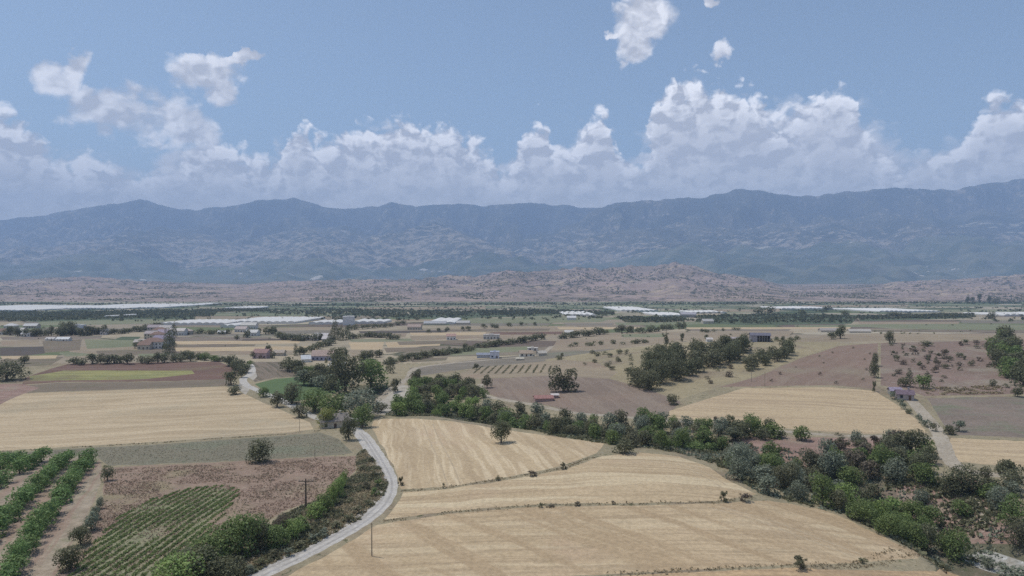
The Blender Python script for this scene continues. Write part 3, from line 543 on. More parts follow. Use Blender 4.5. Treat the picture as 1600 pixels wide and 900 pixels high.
def build_land():
    rnd = random.Random(3); pts = []; edges = []; polys = []
    for name, mk, pl, lab in FIELDS:
        d = densify(pl, 16, 1.6, rnd); H = hits(d); u, dd = ud(H[:, 0], H[:, 1]); P = np.stack([u, np.log(dd) * 1000], 1)
        k = len(pts); n = len(P); pts += [tuple(p) for p in P]; edges += [(k + i, k + (i + 1) % n) for i in range(n)]; polys.append(P)
    for name, mk, cl, w in ROADS:
        H = road_poly(cl, w); u, dd = ud(H[:, 0], H[:, 1]); P = np.stack([u, np.log(dd) * 1000], 1)
        k = len(pts); n = len(P); pts += [tuple(p) for p in P]; edges += [(k + i, k + (i + 1) % n) for i in range(n)]; polys.append(P)
    s0, s1 = math.log(28) * 1000, math.log(2480) * 1000
    rows = np.arange(s0, s1, 17.0); us = np.concatenate([np.arange(-900, -60, 60), np.arange(-60, 1661, 11), np.arange(1700, 2601, 60)])
    G = []
    for i, s in enumerate(rows):
        o = 5 if i % 2 else 0
        for u in us: G.append((u + o + rnd.uniform(-.6, .6), s + rnd.uniform(-.6, .6)))
    for k in range(len(GUL) - 1):                       # more detail where the stream has cut in
        a, b = GUL[k], GUL[k + 1]
        for _ in range(420):
            f = rnd.random(); x = a[0] + (b[0] - a[0]) * f + rnd.gauss(0, 9); y = a[1] + (b[1] - a[1]) * f + rnd.gauss(0, 9)
            if y > 40: G.append((x / y * F + 800, math.log(y) * 1000))
    pts2 = [Vector(p) for p in pts] + [Vector(p) for p in G]
    V, E, Fc, _a, _b, _c = delaunay_2d_cdt(pts2, edges, [], 0, 1e-4, False)
    V = np.array([(v[0], v[1]) for v in V]); Fc = np.array([f for f in Fc if len(f) == 3], int)
    dd = np.exp(V[:, 1] / 1000); X = (V[:, 0] - 800) / F * dd; W = np.stack([X, dd, height(X, dd)], 1)
    C = V[Fc].mean(1); own = np.full(len(Fc), -1)
    for i, P in enumerate(polys):
        bb = (C[:, 0] > P[:, 0].min()) & (C[:, 0] < P[:, 0].max()) & (C[:, 1] > P[:, 1].min()) & (C[:, 1] < P[:, 1].max()); ix = np.where(bb)[0]
        if len(ix): own[ix[inpoly(C[ix, 0], C[ix, 1], P)]] = i
    # orientation up
    a, b, c = W[Fc[:, 0]], W[Fc[:, 1]], W[Fc[:, 2]]; nz = np.cross(b - a, c - a)[:, 2]; Fc[nz < 0] = Fc[nz < 0][:, ::-1]
    # shared normals, so that the seams between fields do not show
    fn = np.cross(W[Fc[:, 1]] - W[Fc[:, 0]], W[Fc[:, 2]] - W[Fc[:, 0]]); vn = np.zeros_like(W)
    for k in range(3): np.add.at(vn, Fc[:, k], fn)
    vn /= np.maximum(np.linalg.norm(vn, axis=1), 1e-9)[:, None]
    def emit(name, sel, mats, mi=None):
        f = Fc[sel]; ids, inv = np.unique(f, return_inverse=True); o = mesh_obj(name, W[ids], inv.reshape(-1, 3), mats, smooth=True, mi=mi)
        o.data.normals_split_custom_set_from_vertices([tuple(v) for v in vn[ids]]); tag(o, kind='structure'); return o
    rest = own < 0
    # the unnamed ground: dry grass close by, gully soil along the stream, patchwork further out
    cw = W[Fc].mean(1); gd = np.zeros(len(Fc))
    for k in range(len(GUL) - 1):
        (ax, ay, w, dep), (bx, by, w2, dep2) = GUL[k], GUL[k + 1]; vx, vy = bx - ax, by - ay
        tt = np.clip(((cw[:, 0] - ax) * vx + (cw[:, 1] - ay) * vy) / (vx * vx + vy * vy), 0, 1); r = np.hypot(cw[:, 0] - ax - tt * vx, cw[:, 1] - ay - tt * vy)
        gd = np.maximum(gd, (r < (w + (w2 - w) * tt) * 1.25))
    mi = np.where(gd > .5, 1, np.where(cw[:, 1] > 460, 2, 0))[rest]
    emit('ground', rest, [MAT('dry'), MAT('gullysoil'), VALLEY], mi)
    for i, (name, mk, pl, lab) in enumerate(FIELDS + ROADS):
        if (own == i).any(): emit(name, own == i, MAT(mk))
VALLEY = valley_mat()
build_land()
def far_land():
    us = np.concatenate([np.arange(-900, -60, 14.), np.arange(-60, 1660, 2.2), np.arange(1660, 2601, 14.)])
    def strip(name, ds, mat):
        U, D = np.meshgrid(us, ds); X = (U - 800) / F * D; Z = height(X, D); V = np.stack([X, D, Z], -1).reshape(-1, 3)
        nr, nc = U.shape; i = np.arange(nr * nc).reshape(nr, nc); Q = np.stack([i[:-1, :-1], i[:-1, 1:], i[1:, 1:], i[1:, :-1]], -1).reshape(-1, 4)
        tag(mesh_obj(name, V, Q, mat, smooth=True), kind='structure')
    strip('hills', np.concatenate([np.arange(2430, 3300, 14.), np.arange(3300, 6100, 15), [6100]]), hills_mat())
    strip('plain', np.arange(6100, 9401, 60.), plain_mat())
    strip('mountains', np.concatenate([np.arange(9400, 15600, 36.), np.arange(15600, 19000, 300)]), mountain_mat())
far_land()
# the air: one box round everything
def build_haze():
    x0, x1, y0, y1, z0, z1 = -36000, 36000, -1500, 19500, -60, 2300
    V = [(x, y, z) for z in (z0, z1) for y in (y0, y1) for x in (x0, x1)]
    o = mesh_obj('haze', V, [(0,2,3,1),(4,5,7,6),(0,1,5,4),(2,6,7,3),(0,4,6,2),(1,3,7,5)], [])
    m = bpy.data.materials.new('air'); m.use_nodes = True; t = NT(m.node_tree); t.n.clear(); out = t.node('ShaderNodeOutputMaterial'); v = t.node('ShaderNodeVolumePrincipled')
    v.inputs['Color'].default_value = HAZE_COL; v.inputs['Density'].default_value = HAZE_DENS; v.inputs['Anisotropy'].default_value = .0
    t.l.new(v.outputs[0], out.inputs['Volume']); o.data.materials.clear(); o.data.materials.append(m); tag(o, kind='stuff')
HAZE_COL = (.50, .69, 1.0, 1); HAZE_DENS = 9.3e-5
build_haze()
# ---------------------------------------------------------------- foliage
def leaf_mat(name, a, b):
    m = bpy.data.materials.new(name); m.use_nodes = True; t = NT(m.node_tree); t.n.clear()
    out = t.node('ShaderNodeOutputMaterial'); bs = t.node('ShaderNodeBsdfPrincipled'); tr = t.node('ShaderNodeBsdfTranslucent'); mx = t.node('ShaderNodeMixShader')
    oi = t.node('ShaderNodeObjectInfo'); g = t.node('ShaderNodeNewGeometry')
    rv = t.node('ShaderNodeAttribute', attribute_type='GEOMETRY', attribute_name='leaf_tone')
    k = t.m('ADD', t.m('MULTIPLY', oi.outputs['Random'], .55), t.m('MULTIPLY', rv.outputs['Fac'], .45)); c = t.mix(k, a, b)
    hs = t.node('ShaderNodeHueSaturation'); t.put(hs.inputs['Color'], c); t.put(hs.inputs['Value'], t.m('MULTIPLY_ADD', rv.outputs['Fac'], .7, .65)); t.put(hs.inputs['Hue'], t.m('MULTIPLY_ADD', oi.outputs['Random'], .03, .485))
    t.put(bs.inputs['Base Color'], hs.outputs[0]); t.put(tr.inputs['Color'], hs.outputs[0]); bs.inputs['Roughness'].default_value = .6; bs.inputs['Specular IOR Level'].default_value = .25
    t.l.new(bs.outputs[0], mx.inputs[1]); t.l.new(tr.outputs[0], mx.inputs[2]); mx.inputs[0].default_value = .36; t.l.new(mx.outputs[0], out.inputs[0]); return m
LEAF = {
 'dark': leaf_mat('leaves_dark_green', (0.129,0.138,0.074), (0.190,0.189,0.104)),
 'mid': leaf_mat('leaves_green', (0.139,0.206,0.067), (0.222,0.266,0.096)),
 'bright': leaf_mat('leaves_bright_green', (0.198,0.296,0.086), (0.304,0.372,0.124)),
 'orch': leaf_mat('leaves_orchard', (0.139,0.226,0.078), (0.222,0.314,0.106)),
 'olive': leaf_mat('leaves_grey_green', (0.193,0.223,0.152), (0.274,0.293,0.212)),
 'scrub': leaf_mat('leaves_dull_scrub', (0.143,0.145,0.082), (0.233,0.223,0.131)),
 'brown': leaf_mat('leaves_dry_brown', (.17,.14,.10), (.24,.20,.145)),
 'yellow': leaf_mat('leaves_yellow_green', (0.254,0.288,0.084), (0.355,0.355,0.135)),
 'crop': leaf_mat('crop_leaves', (0.172,0.252,0.081), (0.265,0.291,0.114)),
 'belt': leaf_mat('belt_leaves', (0.098,0.112,0.067), (0.149,0.150,0.090)),
 'drygreen': leaf_mat('leaves_withered_green', (.19,.165,.10), (.25,.215,.14)),
 'redstraw': leaf_mat('red_straw', (.33,.235,.17), (.40,.30,.22)),
 'straw': leaf_mat('dry_straw', (0.325,0.263,0.163), (0.425,0.350,0.225)),
}
def bark():
    m, t, bs = new_mat('bark'); g = t.node('ShaderNodeNewGeometry'); t.put(bs.inputs['Base Color'], t.mix(t.noise(g.outputs['Position'], 3, 4, .6), (.09,.07,.055), (.19,.155,.125))); return m
BARK = bark()
def leaves(rs, C, N, size, flat=.35):
    """n small leaf sprays: bent quads at points C whose normals lean towards N"""
    n = len(C); nrm = N + rs.normal(0, .65, (n, 3)); nrm /= np.linalg.norm(nrm, axis=1)[:, None] + 1e-9
    r = rs.normal(0, 1, (n, 3)); a = np.cross(nrm, r); a /= np.linalg.norm(a, axis=1)[:, None] + 1e-9; b = np.cross(nrm, a)
    s = size * rs.uniform(.6, 1.3, n)[:, None]; a = a * s; b = b * s * rs.uniform(.55, 1, n)[:, None]; lift = nrm * s * flat
    V = np.stack([C - a * .9 - b * .4, C - b * .9 + a * .3 - lift, C + a - b * .1 + lift * .3, C + a * .2 + b * 1.0 - lift, C - a * .7 + b * .6], 1)
    return V.reshape(-1, 3)
def tube(pts, rad, n=6):
    V = []; Fc = []
    for i, (p, r) in enumerate(zip(pts, rad)):
        d = (Vector(pts[min(i + 1, len(pts) - 1)]) - Vector(pts[max(i - 1, 0)])).normalized(); x = d.orthogonal().normalized(); y = d.cross(x)
        for k in range(n): V.append(Vector(p) + x * math.cos(k * 2 * math.pi / n) * r + y * math.sin(k * 2 * math.pi / n) * r)
        if i:
            for k in range(n): a = (i - 1) * n + k; b = (i - 1) * n + (k + 1) % n; Fc.append((a, b, b + n, a + n))
    return [tuple(v) for v in V], Fc
def join(parts):
    V = []; Fc = []
    for v, f in parts:
        o = len(V); V += list(v); Fc += [tuple(i + o for i in q) for q in f]
    return V, Fc
SHAPES = {  # lobes: (number, spread, vertical centre range, lobe radius range), trunk height, gaps
 'round': dict(n=11, R=.31, z=(.30, .74), r=(.19, .28), trunk=.36, core=.86),
 'wide': dict(n=12, R=.36, z=(.40, .72), r=(.15, .25), trunk=.40, core=.8),
 'bush': dict(n=11, R=.32, z=(.14, .62), r=(.2, .30), trunk=.3, core=.85),
 'tall': dict(n=14, R=.27, z=(.18, .84), r=(.15, .25), trunk=.35, core=.8),
 'poplar': dict(n=10, R=.12, z=(.14, .92), r=(.24, .34), trunk=.5, core=.9),
 'twin': dict(n=0, R=.3, z=(.3, .8), r=(.15, .25), trunk=.35, core=.9),
 'umbrella': dict(n=14, R=.34, z=(.40, .74), r=(.16, .24), trunk=.42, core=.85),
 'ragged': dict(n=8, R=.36, z=(.30, .78), r=(.11, .19), trunk=.4, core=.5),
}
_proto = {}
def proto(shape, var, lod):
    key = (shape, var, lod)
    if key in _proto: return _proto[key]
    rs = np.random.RandomState(sum(map(ord, shape)) * 31 + var * 7); S = SHAPES[shape]; lobes = []
    if shape == 'twin':
        lobes = [(-.1,-.1,.3,.22),(.12,.1,.28,.22),(-.3,.1,.25,.19),(.3,-.08,.24,.2),(-.27,0,.66,.23),(-.32,.05,.42,.2),(-.22,0,.84,.15),(-.12,.05,.5,.2),(.02,0,.34,.2),(.2,0,.36,.22),(.26,.05,.62,.22),(.34,0,.74,.16),(.16,-.05,.72,.15),(-.4,0,.3,.13),(.42,0,.3,.13),(0,.1,.46,.17)]
    else:
        for i in range(S['n']):
            a = i * 2.4 + rs.uniform(-.4, .4); f = math.sqrt((i + .5) / S['n']) if shape != 'poplar' else rs.uniform(0, 1)
            z = rs.uniform(*S['z']); ff = f * (1 - .55 * max(0, (z - .55) / .45)) if shape != 'poplar' else f
            if shape == 'poplar': z = S['z'][0] + (S['z'][1] - S['z'][0]) * i / (S['n'] - 1)
            lobes.append((math.cos(a) * S['R'] * ff, math.sin(a) * S['R'] * ff, z, rs.uniform(*S['r']) * (1 - .35 * max(0, (z - .5)) if shape != 'poplar' else (1.2 - abs(z - .42)))))
        if shape != 'poplar': lobes.append((0, 0, (S['z'][0] + S['z'][1]) / 2 + .04, S['r'][1] * 1.15))
    total = {0: 2600, 1: 950, 2: 300, 3: 90}[lod]; size = {0: .026, 1: .042, 2: .068, 3: .105}[lod] * (1.1 if shape == 'poplar' else 1)
    w = np.array([l[3] ** 2 for l in lobes]); w /= w.sum(); Cs = []; Ns = []
    for (x, y, z, r), f in zip(lobes, w):
        n = max(4, int(total * f)); v = rs.normal(0, 1, (n, 3)); v /= np.linalg.norm(v, axis=1)[:, None]
        v = v[(v[:, 2] > -.65)]; rad = r * (1 - (1 - S['core']) * 1.3 * rs.rand(len(v)) ** 1.5) * (1 + .16 * perlin(v[:, 0] * 2.3 + x * 30, v[:, 1] * 2.3 + v[:, 2] * 2 + z * 20) * 2)
        vs = np.array([1, 1, .9 if shape != 'poplar' else .55]); p = np.array([x, y, z]) + v * rad[:, None] * vs; Cs.append(p); Ns.append(v)
    C = np.concatenate(Cs); N = np.concatenate(Ns); cz = np.clip(C[:, 2], .06 if shape == 'bush' else .1, None); C[:, 2] = cz
    zmax = C[:, 2].max(); zmin = C[:, 2].min(); lo = {'bush': .03, 'ragged': .05, 'tall': .05, 'twin': .03, 'poplar': .03}.get(shape, .10); C[:, 2] = lo + (C[:, 2] - zmin) / (zmax - zmin) * (.99 - lo)
    fx = .48 / np.percentile(np.abs(C[:, :2]), 99.6) if shape != 'poplar' else 2.2; C[:, :2] *= fx; N = N + np.array([0, 0, .35])
    V = leaves(rs, C, N, size); Q = np.arange(len(V)).reshape(-1, 5)
    me = bpy.data.meshes.new('crown'); me.vertices.add(len(V)); me.vertices.foreach_set('co', V.astype(np.float32).ravel())
    me.loops.add(Q.size); me.loops.foreach_set('vertex_index', Q.ravel().astype(np.int32)); me.polygons.add(len(Q)); me.polygons.foreach_set('loop_start', np.arange(0, Q.size, 5, dtype=np.int32)); me.polygons.foreach_set('loop_total', np.full(len(Q), 5, np.int32)); me.update(calc_edges=True)
    at = me.attributes.new('leaf_tone', 'FLOAT', 'FACE'); at.data.foreach_set('value', np.clip(.5 + perlin(C[:, 0] * 7, C[:, 1] * 7 + C[:, 2] * 9) * .8 + rs.normal(0, .16, len(Q)), 0, 1).astype(np.float32))
    # trunk and limbs
    th = S['trunk']; lean = rs.uniform(-.03, .03, 2); parts = [tube([(0, 0, -.04), (lean[0] * .5, lean[1] * .5, th * .5), (lean[0], lean[1], th), (lean[0], lean[1], th + .22)], [.045, .034, .026, .012])]
    for (x, y, z, r) in lobes[:: (1 if lod < 2 else 3)]:
        b = Vector((lean[0], lean[1], th * rs.uniform(.55, 1.0))); e = Vector((x * .9, y * .9, z)); md = b.lerp(e, .5) + Vector((0, 0, -.03)); parts.append(tube([b, md, e], [.018, .012, .004], 5))
    Vt, Ft = join(parts); mt = bpy.data.meshes.new('trunk'); mt.from_pydata([tuple(v) for v in Vt], [], Ft); mt.materials.append(BARK); mt.update()
    _proto[key] = (me, mt); return _proto[key]
_crowns = {}
NTREE = 0
def plant_at(x, y, w, h, shape, leaf, label, cat, name, group=None, hpx=None, rz=None, parts=True):
    """a tree or bush: an Empty at its foot with a trunk and a crown as parts"""
    global NTREE
    NTREE += 1; rnd = random.Random(NTREE * 13 + 5)
    z = float(height(np.array([x]), np.array([y]))[0]); d = math.hypot(x, y)
    if hpx is None: hpx = h * F / d
    lod = 0 if hpx > 30 else 1 if hpx > 13 else 2 if hpx > 6 else 3
    key = (shape, rnd.randrange(5 if shape != 'twin' else 1), lod); me, mt = proto(*key); ck = key + (leaf,)
    if ck not in _crowns:
        c = me.copy(); c.materials.append(LEAF[leaf]); _crowns[ck] = c
    if not parts:
        o = bpy.data.objects.new(name, _crowns[ck]); COL.objects.link(o)
        o.location = (x, y, z - .04 * h); o.rotation_euler = (0, 0, rnd.uniform(0, 6.28) if rz is None else rz); o.scale = (w, w, h); tag(o, label, cat, group); return o
    e = bpy.data.objects.new(name, None); COL.objects.link(e); e.location = (x, y, z); e.rotation_euler = (0, 0, rnd.uniform(0, 6.28) if rz is None else rz); e.scale = (w, w * rnd.uniform(.9, 1.1), h)
    tag(e, label, cat, group)
    c = bpy.data.objects.new('crown', _crowns[ck]); COL.objects.link(c); c.parent = e
    tk = bpy.data.objects.new('trunk', mt); COL.objects.link(tk); tk.parent = e
    return e
def plant_px(px, py, wpx, hpx, shape, leaf, label, cat='tree', name='tree', group=None, rz=None, parts=True):
    h = hit(px, py); d = h[1]; return plant_at(h[0], h[1], wpx * d / F, hpx * d / F, shape, leaf, label, cat, name, group, hpx, rz, parts)
ORD = ['first','second','third','fourth','fifth','sixth','seventh','eighth','ninth','tenth','eleventh','twelfth','thirteenth','fourteenth','fifteenth','sixteenth','seventeenth','eighteenth','nineteenth','twentieth']
def nth(i):
    if i < 20: return ORD[i]
    tens = ['','','twenty','thirty','forty','fifty','sixty','seventy','eighty','ninety']; n = i + 1
    if n < 100: return (tens[n // 10] + '-' + ORD[n % 10 - 1]) if n % 10 else tens[n // 10][:-1] + 'ieth'
    return 'hundred and ' + nth(n - 101)

# trees and bushes that stand alone: (px, py of the foot, width px, height px, shape, leaf, kind, label)
SOLO = [
 (783,692,40,38,'umbrella','dark','tree','lone round dark green tree standing in the upper stubble field'),
 (880,612,48,42,'twin','dark','tree','big dark tree with a forked double crown on the harrowed field'),
 (405,722,46,38,'bush','dark','tree','broad squat dark tree on the reddish edge of the weedy field'),
 (976,708,38,22,'bush','dark','bush','low broad dark bush at the top edge of the middle stubble field'),
 (566,668,38,38,'bush','mid','tree','bright green tree beside the bend of the lane below the grey roofed house'),
 (545,688,28,46,'tall','dark','tree','tall dark tree hanging over the pale lane by the house'),
 (168,751,21,24,'round','scrub','tree','small grey-brown tree at the corner of the orchard'),
 (10,594,56,34,'bush','dark','tree','large dark tree above the bare bank at the western edge'),
 (38,568,16,14,'round','dark','tree','small dark tree in the pale field beyond the bare bank'),
 (761,606,17,21,'round','dark','tree','small round tree at the start of the dirt track'),
 (744,577,10,10,'round','dark','tree','tiny dark tree in the grey plot below the pale track'),
 (878,560,7,9,'bush','dark','bush','small dark bush on the slope above the fork-crowned tree'),
 (1282,553,1,1,'bush','scrub','bush',None),
 (1313,529,20,22,'umbrella','dark','tree','taller umbrella-shaped tree of the pair standing on the ridge'),
 (1299,530,14,11,'umbrella','dark','tree','lower tree of the pair standing on the ridge'),
 (1390,536,16,20,'bush','dark','tree','square dark tree at the head of the hillside hedge'),
 (1447,540,22,8,'bush','scrub','bush','low oblong bush at the top of the scrubby hillside'),
 (1443,607,28,22,'round','mid','tree','round green tree on the scrubby hillside above the purple roofed house'),
 (1414,604,24,16,'bush','scrub','bush','dull olive bush just uphill of the purple roofed house'),
 (1590,620,18,17,'round','dark','tree','dark round tree at the corner of the grey-brown field'),
 (1551,604,11,12,'bush','dark','bush','small dark bush near the top corner of the grey-brown field'),
 (1484,679,20,17,'bush','dark','bush','dark bush where the farm tracks meet'),
 (1499,674,20,18,'ragged','olive','bush','thin grey-green bush behind the dark one at the track junction'),
 (1504,770,56,46,'bush','dark','tree','big round dark tree at the end of the pale farm track'),
 (1545,772,46,28,'bush','dark','bush','low dark bush behind the big round tree at the track end'),
 (1423,710,60,42,'bush','dark','tree','dark round topped tree at the head of the gully by the track'),
 (1252,688,30,24,'round','mid','tree','round green tree on the edge of the hillside stubble field'),
 (1222,684,16,12,'bush','scrub','bush','dull bush next to the round green tree below the hillside stubble'),
 (1118,664,11,14,'umbrella','brown','tree','slim brownish tree at the lower edge of the hillside stubble'),
 (1308,680,9,5,'bush','scrub','bush','small dark bush on the bank below the hillside stubble'),
 (1050,632,21,18,'bush','scrub','tree','round olive tree at the foot of the grassy slope'),
 (1075,610,13,26,'tall','scrub','tree',None),
 (1250,889,26,20,'ragged','scrub','bush','dark ragged bush in the dry grass below the lowest stubble field'),
 (1348,880,14,9,'ragged','scrub','bush','small dark bush on the dry bank by the lowest stubble field'),
 (1131,783,17,17,'ragged','scrub','bush','ragged brown bush at the end of the grass strip between stubble fields'),
 (1164,783,22,13,'ragged','brown','bush','low arched brown bush close to the gully trees'),
 (693,763,6,9,'ragged','scrub','bush','tiny upright shrub on the upper grass strip near the lane'),
 (880,733,14,11,'ragged','scrub','bush','small brown shrub at the east end of the upper grass strip'),
 (832,744,18,9,'ragged','brown','bush','low dry shrub halfway along the upper grass strip'),
 (778,751,8,9,'ragged','scrub','bush','small upright shrub in the upper grass strip'),
 (861,792,16,6,'ragged','brown','bush','low dry shrub on the lower grass strip'),
 (845,793,9,8,'ragged','scrub','bush','tiny dark shrub on the lower grass strip'),
 (902,790,12,7,'ragged','brown','bush','thin dry shrub on the lower grass strip east of the pair'),
 (958,788,8,6,'ragged','brown','bush','faint shrub near the middle of the lower grass strip'),
 (626,758,12,14,'ragged','scrub','bush','dry bush on the outer verge of the lane bend'),
 (1544,889,22,20,'bush','olive','bush','grey-green bush standing in the pale stream gravel'),
 (1566,889,16,12,'bush','olive','bush','smaller grey-green bush in the stream gravel'),
 (1590,912,60,26,'bush','olive','bush','wide grey-green bush at the bottom corner beside the gravel'),
 (1366,590,15,26,'bush','dark','bush','dark green middle bush of the hedge running up the hillside'),
 (1367,572,12,22,'bush','scrub','bush','topmost bush of the hedge running up the hillside'),
 (1366,612,9,18,'ragged','scrub','bush','thin lowest bush of the hedge running up the hillside'),
 (462,556,5,20,'poplar','dark','tree','slim dark poplar between the pink farmhouse and the long shed'),
 (265,553,12,42,'poplar','dark','tree','tall dark poplar in front of the hillside village'),
 (272,528,6,26,'poplar','dark','tree','thin pointed cypress behind the tall poplar of the village'),
 (523,531,8,32,'poplar','dark','tree','grey-green poplar, west one of the tall group behind the long shed'),
 (532,532,8,24,'poplar','dark','tree','grey-green poplar, middle one of the tall group behind the long shed'),
 (541,531,10,22,'poplar','dark','tree','shorter poplar on the east side of the tall group behind the shed'),
 (610,583,9,26,'poplar','dark','tree','narrow dark poplar where the pale track leaves the trees'),
 (457,655,1,1,'bush','scrub','bush',None),
 (456,631,34,36,'bush','dark','tree','almost black round tree beside the small green plot'),
 (433,636,28,26,'round','scrub','tree','olive round tree between the stubble corner and the green plot'),
 (412,620,20,16,'bush','mid','bush','green bush beside the pale yard'),
 (361,602,24,24,'bush','dark','tree','dark tree next to the pale yard at the fallow field corner'),
 (366,616,26,14,'bush','dark','bush','low dark bush in front of the pale yard'),
 (378,590,16,18,'round','scrub','tree','brownish round tree behind the pale yard'),
 (372,576,24,16,'bush','dark','tree','dark tree at the east corner of the red ploughed field'),
 (390,573,14,10,'bush','mid','bush','green bush at the corner of the row planted plot'),
 (510,668,34,34,'round','yellow','tree','yellow-green tree next to the grey roofed house'),
 (530,644,36,26,'bush','dark','tree',None),
 (468,652,30,20,'bush','scrub','bush','dull bush beside the lane above the stubble corner'),
 (540,614,64,66,'bush','dark','tree','very large dark green tree, tallest of the river grove'),
 (580,612,66,56,'bush','mid','tree','big bright green spreading tree on the east side of the river grove'),
 (530,584,36,42,'tall','dark','tree','tall dark tree at the back of the river grove'),
 (562,652,66,46,'bush','olive','bush','grey willow-like shrub at the foot of the river grove'),
 (522,650,64,40,'bush','mid','bush','spreading green shrub in front of the very large dark tree'),
 (492,644,50,40,'bush','mid','tree','leafy green tree between the black round tree and the grove'),
 (592,644,30,16,'bush','scrub','bush','low dull shrub beside the river gravel'),
 (618,612,18,22,'ragged','scrub','tree','small tree standing in the river gravel below the pale track'),
 (652,590,14,14,'bush','dark','bush','dark bush at the bend of the pale track'),
 (410,560,12,8,'bush','brown','bush','brownish bush in front of the pink farmhouse'),
 (396,560,14,12,'round','dark','tree','dark tree at the west side of the pink farmhouse'),
 (419,552,14,14,'round','dark','tree','round dark tree rising behind the pink farmhouse'),
 (426,560,10,12,'bush','dark','bush','dark bush at the east side of the pink farmhouse'),
 (1041,541,9,20,'tall','dark','tree','tallest dark tree on the rim of the grassy slope'),
 (1066,534,8,14,'tall','dark','tree','thin dark tree on the rim, east of the tallest one'),
 (1104,532,9,10,'round','dark','tree','small dark tree near the rim farm buildings'),
 (996,537,12,8,'bush','scrub','bush','small peaked bush along the field edge above the slope'),
 (1016,606,1,1,'bush','scrub','bush',None),
 (370,531,9,9,'round','dark','tree','round dark tree at the edge of the dark plot beyond the village'),
]
for px, py, w, h, sh, lf, kind, lab in SOLO:
    if lab is None: continue
    nm = {'tree': 'tree', 'bush': 'bush'}[kind]
    if sh == 'poplar': nm = 'poplar_tree'
    plant_px(px, py, w, h, sh, lf, lab, kind, nm, None, 0.0 if sh == 'twin' else None, parts=(h > 7))

# ---- orchard: rows of trees running away from the drone
def row_points(a, b, gap):
    A, B = hit(*a), hit(*b); L = math.hypot(B[0] - A[0], B[1] - A[1]); n = int(L / gap) + 1
    return [(A[0] + (B[0] - A[0]) * i / max(n - 1, 1), A[1] + (B[1] - A[1]) * i / max(n - 1, 1)) for i in range(n)]
rnd = random.Random(11)
OROWS = [((138,724),(8,915),'nearest the reddish field'),((105,722),(-50,880),'second from the reddish field'),((64,722),(-70,800),'third from the reddish field'),((28,724),(-80,770),'fourth from the reddish field'),((-2,724),(-90,752),'fifth from the reddish field')]
for (a, b, words) in OROWS:
    P = row_points(a, b, 4.7)
    for i, (x, y) in enumerate(P):
        px, _ = project(x, y, 55)
        if px < -30 or rnd.random() < .04: continue
        w = rnd.uniform(4.6, 6.0); h = rnd.uniform(3.4, 5.0)
        plant_at(x + rnd.uniform(-.3, .3), y + rnd.uniform(-.3, .3), w, h, 'bush', 'orch', f'leafy orchard tree, {nth(i)} from the far end, row {words}', 'fruit tree', 'fruit_tree', 'fruit trees planted in orchard rows')
# ---- loose hedge of small trees between the orchard and the crop
for i, (px, py, w, h, lf) in enumerate([(156,795,13,20,'olive'),(142,828,30,30,'olive'),(126,852,34,32,'dark'),(108,890,44,42,'dark'),(150,812,16,22,'olive')]):
    plant_px(px, py, w, h, 'bush', lf, f'bluish green small tree, {nth(i)} in the line beside the green crop', 'tree', 'tree', 'small trees between the orchard and the crop')
# ---- trees along the lane's inner verge
LANE = [(536,760,16,26,'bright'),(529,775,20,28,'bright'),(518,786,22,28,'bright'),(508,796,24,26,'mid'),(494,806,26,24,'bright'),(470,828,26,20,'mid'),(456,838,28,26,'bright'),(440,836,26,34,'brown'),(432,852,34,30,'mid'),(402,852,34,30,'dark'),(378,862,44,44,'mid'),(352,872,46,42,'mid'),(330,886,44,40,'mid'),(308,904,50,38,'dark'),(282,918,50,40,'bright'),(410,838,22,26,'mid'),(352,905,40,26,'dark')]
for i, (px, py, w, h, lf) in enumerate(LANE):
    k_ = 1.22 if px < 412 else 1.0
    plant_px(px, py + 3, w * 1.3 * k_, h * 1.22 * k_, 'tall' if w < 27 else 'bush', lf, f'leafy roadside tree, {nth(i)} down the inner verge of the lane', 'tree', 'tree', 'trees along the inner verge of the lane')
for i, (px, py, w, h, lf) in enumerate([(575,790,16,10,'scrub'),(560,802,20,12,'scrub'),(585,775,16,14,'mid'),(592,760,14,12,'mid'),(545,815,22,12,'scrub'),(525,825,22,12,'scrub'),(505,838,24,12,'olive'),(488,846,22,12,'olive'),(572,764,18,14,'scrub'),(466,858,24,12,'scrub'),(450,868,20,12,'olive'),(428,872,22,14,'scrub'),(408,884,24,14,'scrub'),(390,895,24,14,'olive'),(585,745,12,12,'scrub'),(566,735,14,9,'scrub'),(580,722,12,9,'scrub')]):
    plant_px(px, py, w, h, 'ragged', lf, f'scrubby verge bush, {nth(i)} of those hugging the edge of the lane', 'bush', 'bush', 'low bushes on the verge of the lane')

